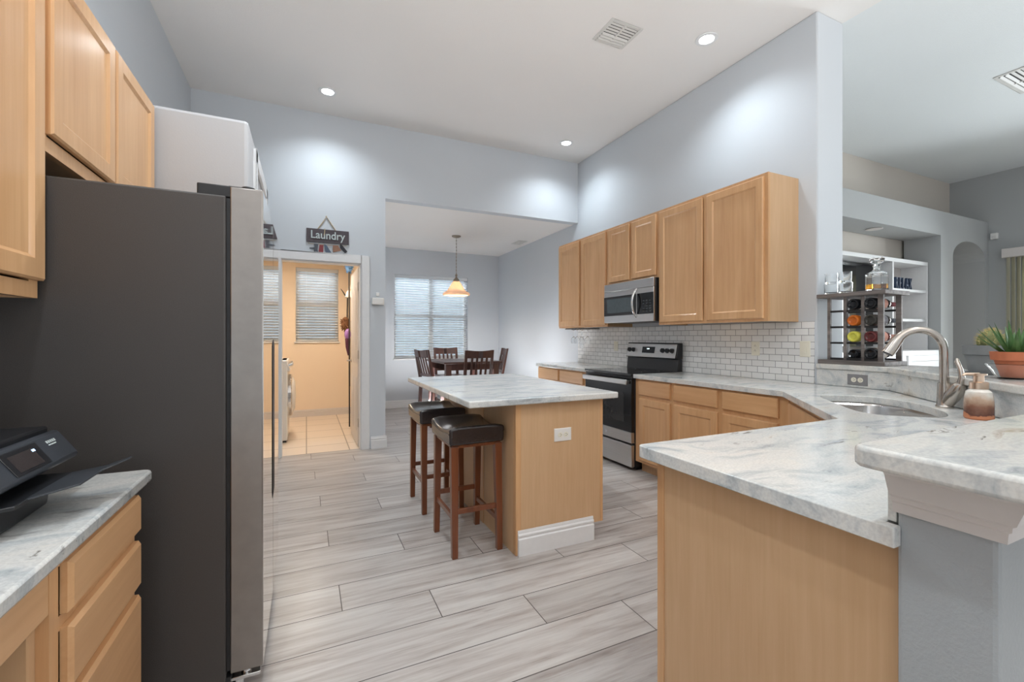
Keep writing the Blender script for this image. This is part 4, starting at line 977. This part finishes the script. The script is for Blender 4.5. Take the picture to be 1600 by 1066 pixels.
part('handle', MB().cyl((0.545, 6.94, 1.54), (0.550, 6.94, 1.92), 0.010, n=10), M['black'], t)
t = thing('scrub_brush', 'purple scrub brush with plum handle hanging on the laundry wall', 'brush', (0.540, 6.66, 1.2))
part('head', MB().ball((0.535, 6.72, 1.30), 0.045, 0.045, 0.08), M['purple'], t)
part('handle', MB().tube([(0.535, 6.72, 1.24), (0.535, 6.72, 1.12), (0.545, 6.72, 1.0)], [0.036, 0.03, 0.012], 12), M['plum'], t)

# laundry sign and alarm box on the back wall
yy = YB-0.018
t = thing('laundry_sign', 'dark wooden sign reading Laundry with tiny clothes charms, above the doorway', 'sign', (0.21, YB, 2.35))
bd = part('board', MB().box(0.0, 0.425, YB-0.018, YB-0.001, 2.28, 2.425), M['signboard'], t, 0.002)
part('lettering', text_mb('Laundry', 0.118, 0.003, (0.038, YB-0.0215, 2.322), EX, EZ, 0.90), M['chalk'], bd, label='pale blue painted lettering')
part('rope', MB().tube([(0.11, YB-0.008, 2.425), (0.16, YB-0.008, 2.50), (0.196, YB-0.010, 2.565), (0.24, YB-0.008, 2.50), (0.29, YB-0.008, 2.425)], 0.005, 8).ball((0.196, YB-0.008, 2.568), 0.008), M['rope'], t)
part('twine', MB().tube([(0.18, YB-0.024, 2.43), (0.178, YB-0.024, 2.39), (0.172, YB-0.024, 2.36)], 0.005, 6), M['rope'], t)
def charm(poly, mat):
    part('charm', MB().prism_dir([(x, YB-0.012, z) for x, z in poly], (0, 0.006, 0)), M[mat], t)
charm([(0.075, 2.262), (0.115, 2.262), (0.110, 2.20), (0.118, 2.15), (0.098, 2.15), (0.094, 2.19), (0.088, 2.15), (0.068, 2.15), (0.076, 2.205), (0.03, 2.205), (0.03, 2.218), (0.078, 2.225)], 'charm_grey')
charm([(0.128, 2.255), (0.165, 2.255), (0.166, 2.19), (0.16, 2.135), (0.146, 2.135), (0.144, 2.165), (0.14, 2.135), (0.124, 2.135), (0.118, 2.185)], 'charm_red')
charm([(0.175, 2.265), (0.195, 2.26), (0.25, 2.175), (0.25, 2.15), (0.225, 2.138), (0.195, 2.15), (0.185, 2.19)], 'charm_blue')
charm([(0.262, 2.262), (0.315, 2.262), (0.345, 2.21), (0.30, 2.195), (0.265, 2.185), (0.258, 2.215)], 'charm_tan')
charm([(0.335, 2.278), (0.352, 2.275), (0.41, 2.205), (0.385, 2.185), (0.335, 2.24)], 'charm_black')
part('charm_line', MB().tube([(0.02, YB-0.009, 2.262), (0.2, YB-0.009, 2.258), (0.40, YB-0.009, 2.268)], 0.0025, 6).cyl((0.02, YB-0.009, 2.262), (0.02, YB-0.009, 2.282), 0.002, n=5).cyl((0.40, YB-0.009, 2.268), (0.40, YB-0.009, 2.282), 0.002, n=5), M['rope'], t)
t = thing('alarm_box', 'small white alarm box on the pier right of the laundry door', 'alarm', (0.735, YB, 1.67))
part('body', MB().box(0.668, 0.802, YB-0.045, YB, 1.625, 1.705), M['plate'], t, 0.012, seg=3)
part('button', MB().box(0.715, 0.75, YB-0.02, YB, 1.725, 1.765), M['plate'], t, 0.004)

# ================================================================== REFRIGERATOR
FY0, FY1 = 1.75, 2.66; FB, FD = -0.245, -0.135
t = thing('refrigerator', 'side-by-side stainless refrigerator with charcoal side panel on the left', 'refrigerator', (-0.6, 2.2, 0))
part('cabinet', MB().box(-0.98, FB, FY0, FY1, 0.03, 1.735), M['fridge_side'], t, 0.006, label='charcoal textured cabinet side')
part('kick_grille', MB().box(-0.9, FB+0.02, FY0+0.03, FY1-0.03, 0.0, 0.03).box(FB, FB+0.012, FY0+0.01, FY1-0.01, 0.03, 0.11), M['black'], t)
ym = 2.25
for a, b in ((FY0, ym-0.003), (ym+0.003, FY1)):
    d = part('door', MB().box(FB+0.012, FD-0.001, a, b, 0.125, 1.768), M['steel_v'], t, 0.004, label='brushed stainless door edge')
    part('front_skin', MB().box(FD-0.003, FD, a+0.004, b-0.004, 0.13, 1.763), M['steel_front'], d, label='mirror-like stainless front')
    hy = b-0.045 if a == FY0 else a+0.005
    part('handle_recess', MB().hexa([(FD, hy, 0.55), (FD+0.003, hy+0.004, 0.58), (FD+0.003, hy+0.036, 0.58), (FD, hy+0.04, 0.55)], [(FD, hy, 1.25), (FD+0.003, hy+0.004, 1.22), (FD+0.003, hy+0.036, 1.22), (FD, hy+0.04, 1.25)]), M['black'], d)
    hh_ = a+0.02 if a == FY0 else b-0.10
    part('top_hinge', MB().box(FB-0.085, FB+0.03, hh_, hh_+0.08, 1.735, 1.775).cyl((FB+0.06, hh_+0.035, 1.768), (FB+0.06, hh_+0.035, 1.785), 0.022, n=18).box(FB, FB+0.06, hh_+0.02, hh_+0.05, 1.768, 1.782), M['black'], t, 0.004)
    part('bottom_hinge', MB().box(FB+0.0, FD-0.01, hh_+0.0, hh_+0.05, 0.085, 0.097).cyl((FB+0.055, hh_+0.025, 0.097), (FB+0.055, hh_+0.025, 0.124), 0.016, n=14).cyl((FB+0.03, hh_+0.025, 0.0), (FB+0.03, hh_+0.025, 0.085), 0.018, n=14), M['chrome'], t, 0.002)
part('door_gasket', MB().box(FB, FB+0.012, FY0+0.012, FY1-0.012, 0.13, 1.73), M['black'], t)

# ================================================================== LEFT CABINETS
LF = -0.705
def left_upper(label, y0, y1, z0, z1, doors, grp):
    t = thing('wall_cabinet', label, 'cabinet', (XL, (y0+y1)/2, z0), grp); th = 0.018
    mb = MB().box(XL, LF-0.02, y0, y0+th, z0, z1).box(XL, LF-0.02, y1-th, y1, z0, z1).box(XL, LF-0.02, y0+th, y1-th, z0+0.02, z0+0.038).box(XL, LF-0.02, y0+th, y1-th, z1-th, z1)
    part('carcass', mb, M['veneer'], t)
    f = 0.045
    mb = MB().box(LF-0.02, LF, y0, y1, z0, z0+f).box(LF-0.02, LF, y0, y1, z1-f, z1).box(LF-0.02, LF, y0, y0+f, z0+f, z1-f).box(LF-0.02, LF, y1-f, y1, z0+f, z1-f)
    if len(doors) > 1:
        ymid = (doors[0][1]+doors[1][0])/2; mb.box(LF-0.02, LF, ymid-f/2, ymid+f/2, z0+f, z1-f)
    part('face_frame', mb, M['maple_z'], t)
    for a, b in doors: door_y('door', LF, a, b, z0+0.05, z1-0.02, 1, t)
    return t
G = 'maple wall cabinets on the left wall'
left_upper('tall maple wall cabinet above the printer desk at the left edge', 0.80, 1.738, 1.372, 2.43, [(0.82, 1.25), (1.275, 1.735)], G)
left_upper('two-door maple cabinet above the refrigerator', 1.742, 2.76, 1.815, 2.43, [(1.775, 2.255), (2.275, 2.75)], G)

# desk under the printer
DT = 0.862
tag(part('desk_countertop', MB().prism([(XL+0.003, -0.4), (-0.42, -0.4), (-0.42, 1.655), (-0.426, 1.67), (-0.44, 1.676), (XL+0.003, 1.676)], DT-0.032, DT), M['granite'], bevel=0.006), 'granite desk top under the printer on the left wall', 'countertop')
t = thing('drawer_cabinet', 'maple three-drawer desk cabinet beside the refrigerator', 'cabinet', (-0.7, 1.4, 0))
DF = -0.45; dz = DT-0.032
part('carcass', MB().box(XL, DF-0.02, 1.15, 1.168, 0.0, dz).box(XL, DF-0.02, 1.60, 1.618, 0, dz).box(XL, DF-0.09, 1.168, 1.60, 0.0, 0.10).box(XL, XL+0.01, 1.168, 1.60, 0.1, dz), M['veneer'], t)
part('face_frame', MB().box(DF-0.02, DF, 1.15, 1.185, 0.10, dz).box(DF-0.02, DF, 1.585, 1.618, 0.10, dz).box(DF-0.02, DF, 1.185, 1.585, 0.80, dz).box(DF-0.02, DF, 1.185, 1.585, 0.67, 0.70).box(DF-0.02, DF, 1.185, 1.585, 0.515, 0.545).box(DF-0.02, DF, 1.185, 1.585, 0.10, 0.14), M['maple_z'], t)
for z0_, z1_ in ((0.703, 0.806), (0.548, 0.675), (0.135, 0.52)):
    part('drawer', MB().panel((DF, 1.19, z0_), EY, EX, 0.418, z1_-z0_, 0.02, 0, ch=0.008), M['maple_y'], t)
t = thing('desk_apron', 'maple apron and knee-space panel below the granite desk top', 'desk', (-0.7, 0.5, 0))
part('rail', MB().box(DF-0.02, DF, -0.4, 1.149, dz-0.105, dz), M['maple_y'], t, 0.002)
part('knee_panel', MB().box(XL, XL+0.012, -0.4, 1.149, 0.0, dz), M['veneer'], t)
part('side_panel', MB().box(XL+0.012, DF-0.02, -0.4, -0.382, 0, dz), M['veneer'], t)
part('cleat', MB().box(XL+0.012, DF-0.02, 1.12, 1.149, 0.0, dz-0.0), M['veneer'], t)

# printer
t = thing('printer', 'black all-in-one inkjet printer with touch screen on the desk', 'printer', (-0.75, 1.25, DT))
py0, py1 = 1.06, 1.51
def xprofile(poly, ya, yb): return MB().prism_dir([(x, ya, z) for x, z in poly], (0, yb-ya, 0))
part('base', MB().prism([(-0.93, py0+0.03), (-0.62, py0+0.01), (-0.56, py0+0.05), (-0.55, py0+0.2), (-0.555, py1-0.10), (-0.58, py1-0.03), (-0.64, py1-0.01), (-0.93, py1-0.01)], DT+0.004, DT+0.055), M['printer_dark'], t, 0.006)
part('foot', MB().box(-0.9, -0.6, py0+0.06, py1-0.06, DT, DT+0.004), M['black'], t)
part('body', xprofile([(-0.95, DT+0.055), (-0.60, DT+0.055), (-0.58, DT+0.10), (-0.60, DT+0.152), (-0.95, DT+0.152)], py0, py1), M['printer_dark'], t, 0.01)
cpn = part('control_panel', xprofile([(-0.58, DT+0.085), (-0.537, DT+0.092), (-0.531, DT+0.103), (-0.572, DT+0.164), (-0.582, DT+0.164), (-0.598, DT+0.152)], py0, py1-0.004), M['printer'], t, 0.006, label='slanted slate-grey control panel')
pd = Vector((-0.041, 0, 0.061)).normalized(); pn = Vector((pd.z, 0, -pd.x)); PO = Vector((-0.531, 0, DT+0.103))
part('touch_screen', MB().obox(PO+EY*1.245+pd*0.008+pn*0.0005, EY, pd, pn, 0.135, 0.056, 0.002), M['printer_dark'], cpn, 0.002)
part('screen_image', MB().obox(PO+EY*1.262+pd*0.014+pn*0.0026, EY, pd, pn, 0.092, 0.040, 0.0006), M['screen'], cpn)
part('screen_icon', MB().obox(PO+EY*1.345+pd*0.045+pn*0.0034, EY, pd, pn, 0.012, 0.006, 0.0004), M['lcdblue'], cpn)
mb = MB()
for i in range(5): mb.obox(PO+EY*(1.418+i*0.0085)+pd*0.050+pn*0.0008, EY, pd, pn, 0.006, 0.007, 0.0005)
mb.obox(PO+EY*1.418+pd*0.044+pn*0.0008, EY, pd, pn, 0.034, 0.003, 0.0005)
part('model_lettering', mb, M['chalk'], cpn)
part('scanner_lid', MB().box(-0.95, -0.588, py0+0.006, py1-0.01, DT+0.155, DT+0.176), M['printer_dark'], t, 0.006)
part('document_feeder', MB().hexa([(-0.93, py0+0.08, DT+0.176), (-0.66, py0+0.08, DT+0.176), (-0.66, py1-0.10, DT+0.176), (-0.93, py1-0.10, DT+0.176)], [(-0.92, py0+0.10, DT+0.190), (-0.68, py0+0.10, DT+0.190), (-0.68, py1-0.12, DT+0.190), (-0.92, py1-0.12, DT+0.190)]), M['printer'], t, 0.004)
ot = part('output_tray', MB().hexa([(-0.60, 1.17, DT+0.058), (-0.515, 1.19, DT+0.060), (-0.515, 1.44, DT+0.060), (-0.60, 1.46, DT+0.058)], [(-0.60, 1.17, DT+0.064), (-0.515, 1.19, DT+0.068), (-0.515, 1.44, DT+0.068), (-0.60, 1.46, DT+0.064)]), M['printer_dark'], t, 0.002)
part('tray_extension', MB().hexa([(-0.53, 1.23, DT+0.062), (-0.442, 1.26, DT+0.078), (-0.442, 1.42, DT+0.078), (-0.53, 1.44, DT+0.062)], [(-0.53, 1.23, DT+0.066), (-0.442, 1.26, DT+0.082), (-0.442, 1.42, DT+0.082), (-0.53, 1.44, DT+0.066)])
     .hexa([(-0.445, 1.36, DT+0.078), (-0.40, 1.40, DT+0.094), (-0.40, 1.425, DT+0.094), (-0.445, 1.425, DT+0.078)], [(-0.445, 1.36, DT+0.082), (-0.40, 1.40, DT+0.097), (-0.40, 1.425, DT+0.097), (-0.445, 1.425, DT+0.082)]), M['printer'], ot, 0.001)

# ================================================================== WINE RACK
RX0, RX1, RY0, RY1 = 3.405, 3.685, 1.59, 2.005; BZ = 1.068
t = thing('wine_rack', 'weathered grey wooden wine rack on the raised bar by the wall end', 'wine rack', ((RX0+RX1)/2, (RY0+RY1)/2, BZ))
part('base_board', MB().box(RX0, RX1, RY0, RY1, BZ, BZ+0.03), M['rackwood'], t, 0.003)
part('top_board', MB().box(RX0-0.012, RX1+0.01, RY0-0.01, RY1+0.002, BZ+0.475, BZ+0.503), M['rackwood'], t, 0.003)
cols = [(RY0+0.016, RY0+0.048), (1.715, 1.735), (1.825, 1.845), (RY1-0.075, RY1-0.055)]
for xa, xb in ((RX0+0.02, RX0+0.038), (RX1-0.04, RX1-0.022)):
    for a, b in cols: part('post', MB().box(xa, xb, a, b, BZ+0.03, BZ+0.475), M['rackwood'], t, 0.001)
    for k in range(4):
        z = BZ+0.032+k*0.112
        part('rail', MB().box(xa+0.002, xb-0.002, cols[0][1], cols[-1][0], z, z+0.014), M['black'], t)
def bottle(label, y, z, colr, body_c, label_c, flip=False, r=0.037):
    L = 0.29; x0 = RX0+0.008
    t = thing('wine_bottle', label, 'bottle', (x0+L/2, y, z), 'bottles in the wine rack')
    prof = [(0.0, 0.012), (0.018, 0.010), (0.026, 0.0), (r-0.004, 0.0), (r, 0.006), (r, 0.165), (r-0.004, 0.19), (0.018, 0.222), (0.014, 0.235), (0.014, 0.285), (0.0155, 0.287), (0.0155, 0.30), (0, 0.30)]
    ax = EX
    part('glass_body', MB().lathe(prof, (x0, y, z), ax, n=26), colr, t)
    part('paper_label', MB().lathe([(r+0.0003, 0.05), (r+0.0008, 0.051), (r+0.0008, 0.145), (r+0.0003, 0.146)], (x0, y, z), ax, n=26, close=True), label_c, t)
    part('capsule', MB().lathe([(0.0146, 0.238), (0.0152, 0.24), (0.0162, 0.30), (0.008, 0.302), (0.0, 0.302)], (x0, y, z), ax, n=20), body_c, t)
M['b_dark'] = plain('dark_bottle_glass', srgb(24, 26, 30), 0.05, var=0.2); M['b_amber'] = plain('orange_bottle_glass', srgb(196, 104, 36), 0.06, var=0.1)
M['b_yellow'] = plain('yellow_bottle_glass', srgb(206, 202, 86), 0.06, var=0.1); M['b_red'] = plain('maroon_bottle_glass', srgb(96, 44, 44), 0.06, var=0.15)
M['b_clear'] = plain('pale_bottle_glass', srgb(176, 172, 160), 0.06, var=0.2); M['b_olive'] = plain('olive_bottle_glass', srgb(58, 56, 52), 0.06, var=0.2)
M['lab_white'] = plain('cream_label_paper', srgb(222, 214, 202), 0.7); M['lab_grey'] = plain('grey_label_paper', srgb(112, 112, 118), 0.7); M['lab_pink'] = plain('pink_label_paper', srgb(206, 150, 132), 0.7)
zr = [BZ+0.032+k*0.112+0.014+0.0375 for k in range(4)]; yl, yr_ = 1.782, 1.681
ya, yb2 = 1.78, 1.677
bottle('black wine bottle in the top row of the rack, left of the pair', ya, zr[3], M['b_dark'], M['black'], M['lab_white'])
bottle('black wine bottle in the top row of the rack, right of the pair', yb2, zr[3], M['b_dark'], M['charm_red'], M['lab_pink'])
bottle('orange wine bottle in the second row of the rack', ya, zr[2], M['b_amber'], M['copper'], M['lab_white'])
bottle('dark grey wine bottle in the second row of the rack', yb2, zr[2], M['b_olive'], M['charm_grey'], M['lab_grey'])
bottle('yellow wine bottle in the third row of the rack', ya, zr[1], M['b_yellow'], M['lab_white'], M['lab_white'])
bottle('maroon wine bottle in the third row of the rack', yb2, zr[1], M['b_red'], M['lab_pink'], M['lab_pink'])
bottle('black wine bottle in the bottom row of the rack, left of the pair', ya, zr[0]-0.006, M['b_dark'], M['black'], M['lab_grey'], r=0.03)
bottle('black bottle with pale label in the bottom row of the rack, right of the pair', yb2, zr[0], M['b_dark'], M['chrome'], M['lab_white'])
# glasses and decanter on top
TZ = BZ+0.503
def tumbler(x, y, label, hgt=0.095, r=0.038, dz=0.0):
    prof = [(0, 0), (r*0.9, 0), (r*0.95, 0.004), (r, hgt), (r-0.003, hgt), (r*0.88, 0.014), (0, 0.012)]
    return tag(part('tumbler', MB().lathe(prof, (0, 0, 0), n=20), M['crystal'], origin=(x, y, TZ+dz)), label, 'glass', 'tumblers on the wine rack')
tumbler(3.47, 1.950, 'lower cut-glass tumbler on the wine rack nearest the wall end', 0.075, 0.043)
tumbler(3.47, 1.855, 'lower cut-glass tumbler on the wine rack nearer the decanter', 0.075, 0.043)
tumbler(3.47, 1.948, 'upper cut-glass tumbler stacked nearest the wall end', 0.075, 0.040, 0.0755)
tumbler(3.47, 1.857, 'upper cut-glass tumbler stacked nearer the decanter', 0.075, 0.040, 0.0755)
dx_, dy_ = 3.48, 1.668
t = thing('decanter', 'cut-glass decanter of amber spirit on the wine rack', 'decanter', (dx_, dy_, TZ))
part('glass_body', MB().lathe([(0, 0), (0.062, 0), (0.066, 0.004), (0.066, 0.105), (0.060, 0.118), (0.026, 0.135), (0.020, 0.15), (0.026, 0.17), (0.021, 0.17), (0.016, 0.15), (0.020, 0.137), (0.055, 0.114), (0.061, 0.104), (0.061, 0.012), (0, 0.010)], (dx_, dy_, TZ), n=8), M['crystal'], t)
part('spirit', MB().lathe([(0, 0.0105), (0.0605, 0.0125), (0.0605, 0.042), (0, 0.042)], (dx_, dy_, TZ), n=8), M['amber'], t, label='orange amber spirit')
part('stopper', MB().lathe([(0, 0.15), (0.013, 0.152), (0.016, 0.172), (0.014, 0.178), (0.040, 0.195), (0.044, 0.215), (0.030, 0.226), (0, 0.227)], (dx_, dy_, TZ), n=8), M['crystal'], t)

# ================================================================== PLANTS ON THE BAR
x, y = 3.185, 1.05
t = thing('potted_cactus', 'round cactus in a grey ceramic pot on the raised bar', 'potted plant', (x, y, BZ))
part('saucer', MB().lathe([(0, 0), (0.068, 0), (0.078, 0.012), (0.074, 0.012), (0.066, 0.005), (0, 0.005)], (x, y, BZ), n=32), M['pot_grey'], t)
part('pot', MB().lathe([(0, 0.006), (0.058, 0.006), (0.074, 0.10), (0.082, 0.102), (0.084, 0.15), (0.078, 0.15), (0.070, 0.125), (0, 0.12)], (x, y, BZ), n=32), M['pot_grey'], t)
part('soil', MB().lathe([(0, 0.121), (0.0725, 0.128), (0, 0.136)], (x, y, BZ), n=24), M['soil'], t)
mb = MB(); n_, m_ = 36, 12; vs = []
for j in range(m_+1):
    ph = -PI/2+PI*j/m_
    for i in range(n_):
        a = 2*PI*i/n_; r = 0.050*(1+0.07*math.cos(a*12)); k = max(math.cos(ph), 0.001); vs.append((x+0.012+r*k*math.cos(a), y-0.02+r*k*math.sin(a), BZ+0.168+0.060*math.sin(ph)))
mb.add(vs, [(j*n_+i, j*n_+(i+1) % n_, (j+1)*n_+(i+1) % n_, (j+1)*n_+i) for j in range(m_) for i in range(n_)])
cb = part('cactus_body', mb, M['cactus'], t)
mb = MB()
for i in range(260):
    a = 2*PI*random.randrange(12)/12; ph = random.uniform(-0.2, 1.5); k = math.cos(ph); p = Vector((x+0.012+0.052*k*math.cos(a), y-0.02+0.052*k*math.sin(a), BZ+0.168+0.060*math.sin(ph)))
    d = Vector((k*math.cos(a)+random.uniform(-.5, .5), k*math.sin(a)+random.uniform(-.5, .5), math.sin(ph)+random.uniform(-.4, .4))).normalized()
    mb.cyl(p, p+d*0.016, 0.0010, 0.0003, n=4)
sp_ = part('spines', mb, M['spine'], cb)
x, y = 2.955, 0.872
tag(part('glass_bowl', MB().lathe([(0, 0), (0.055, 0), (0.06, 0.004), (0.083, 0.040), (0.101, 0.068), (0.097, 0.070), (0.079, 0.044), (0.056, 0.009), (0, 0.008)], (0, 0, 0), n=40), M['glass'], origin=(x, y, BZ)), 'clear glass bowl holding the terracotta pot on the bar', 'bowl')
t = thing('potted_aloe', 'spiky green aloe in a terracotta pot at the right edge of the bar', 'potted plant', (x, y, BZ+0.009))
part('pot', MB().lathe([(0, 0.0), (0.046, 0.0), (0.069, 0.075), (0.079, 0.076), (0.083, 0.115), (0.076, 0.115), (0.070, 0.098), (0, 0.093)], (x, y, BZ+0.010), n=36), M['terracotta'], t)
part('soil', MB().lathe([(0, 0.0935), (0.0695, 0.099), (0, 0.104)], (x, y, BZ+0.010), n=24), M['soil'], t)
for i in range(20):
    a = i*2.399+random.uniform(-.2, .2); el = 0.5+0.95*(i/20); ln = random.uniform(0.11, 0.16); wd = random.uniform(0.015, 0.020)
    dr_ = Vector((math.cos(a), math.sin(a), 0)); sd = Vector((-math.sin(a), math.cos(a), 0)); P0 = Vector((x, y, BZ+0.106))+dr_*0.015
    vs = []; K = 7
    for k in range(K+1):
        u = k/K; e = el+0.35*u; p = P0+(dr_*math.cos(el)*ln*u+EZ*(math.sin(el)*ln*u))+EZ*0.02*u*u
        nn = (EZ*math.cos(el)-dr_*math.sin(el)); wv = wd*(1-u)**0.8*(1 if u > 0.05 else 0.9)+0.0006
        vs += [p+sd*wv, p-nn*wv*0.55, p-sd*wv, p+nn*wv*0.12]
    fs = [(k*4+q_, k*4+(q_+1) % 4, (k+1)*4+(q_+1) % 4, (k+1)*4+q_) for k in range(K) for q_ in range(4)]+[(3, 2, 1, 0), (K*4, K*4+1, K*4+2, K*4+3)]
    part('leaf', MB().add(vs, fs), M['aloe'], t)

# ================================================================== LIVING ROOM
t = thing('media_unit', 'white built-in media unit with open shelves in the living room niche', 'shelving unit', (6.3, 3.2, 0))
UY0, UY1, UX0, UX1, XM = 3.12, 3.425, 3.80, 7.765, 6.90
part('upright', MB().box(UX1-0.03, UX1, UY0, UY1, 1.09, 2.24), M['trim'], t, 0.003)
part('upright', MB().box(XM-0.03, XM, UY0, UY1, 1.09, 2.24), M['trim'], t, 0.003)
part('upright', MB().box(UX0, UX0+0.03, UY0, UY1, 1.09, 2.24), M['trim'], t, 0.003)
part('top_shelf', MB().box(UX0, UX1, UY0, UY1, 2.24, 2.29), M['trim'], t, 0.003)
for z in (1.47, 1.865): part('shelf', MB().box(XM, UX1-0.03, UY0+0.01, UY1, z, z+0.035), M['trim'], t, 0.003)
part('back_panel', MB().box(XM, UX1-0.03, UY1-0.01, UY1, 1.09, 2.24), M['trim_shade'], t)
part('base_body', MB().box(UX0, UX1, 2.93, UY1, 0.0, 1.09), M['trim'], t, 0.004)
for a, b in ((4.0, 4.9), (4.95, 5.85), (5.9, 6.72), (6.77, 7.70)): part('door', MB().panel((a, 2.93, 0.10), EX, -EY, b-a, 0.93, 0.02, 0.07), M['trim'], t)
t = thing('television', 'large television inside the white media unit', 'television', (5.6, 3.3, 1.1))
part('screen', MB().box(4.5, 6.86, 3.33, 3.37, 1.14, 2.22), M['blackgloss'], t, 0.004)
part('stand', MB().box(5.4, 6.0, 3.24, 3.40, 1.091, 1.102).box(5.62, 5.78, 3.345, 3.39, 1.102, 1.2), M['black'], t, 0.002)
t = thing('word_sign', 'navy standing letters spelling RELAX on a white shelf', 'decoration', (7.2, 3.2, 1.90))
for i, ch in enumerate('RELAX'):
    part('letter', text_mb(ch, 0.22, 0.03, (7.02+i*0.083, 3.18, 1.902), EX, EZ, 0.46, bold=0.0), M['navy'], t)
tag(part('niche_downlight', MB().lathe([(0.0, 0), (0.085, 0), (0.09, -0.008), (0.06, -0.012), (0.0, -0.012)], (0, 0, 0), n=24), M['trim_shade'], origin=(6.55, 3.17, NZ)), 'round fitting in the soffit above the media unit', 'ceiling light')
t = thing('motion_sensor', 'small white sensor box on the grey living room wall', 'sensor', (9.2, 2.93, 2.55))
part('body', MB().box(9.155, 9.2, 2.88, 2.96, 2.70, 2.79), M['plate'], t, 0.008)
part('lens', MB().box(9.152, 9.156, 2.895, 2.945, 2.71, 2.75), M['grille'], t, 0.002)
t = thing('vertical_blind', 'cream vertical blind with valance on the living room wall at the right edge', 'blinds', (9.15, 1.8, 2.5))
part('valance', MB().box(9.08, 9.198, -1.7, 2.82, 2.40, 2.53), M['trim_shade'], t, 0.004)
mb = MB()
for i in range(20):
    yv = 2.77-i*0.052; a = 0.9
    mb.obox(Vector((9.14, yv, 0.06))-Vector((math.sin(a), math.cos(a), 0))*0.045, Vector((math.sin(a), math.cos(a), 0)), Vector((math.cos(a), -math.sin(a), 0)), EZ, 0.09, 0.002, 2.34)
part('vanes', mb, M['cream_blind'], t, smooth=False)
bpy.context.view_layer.update()
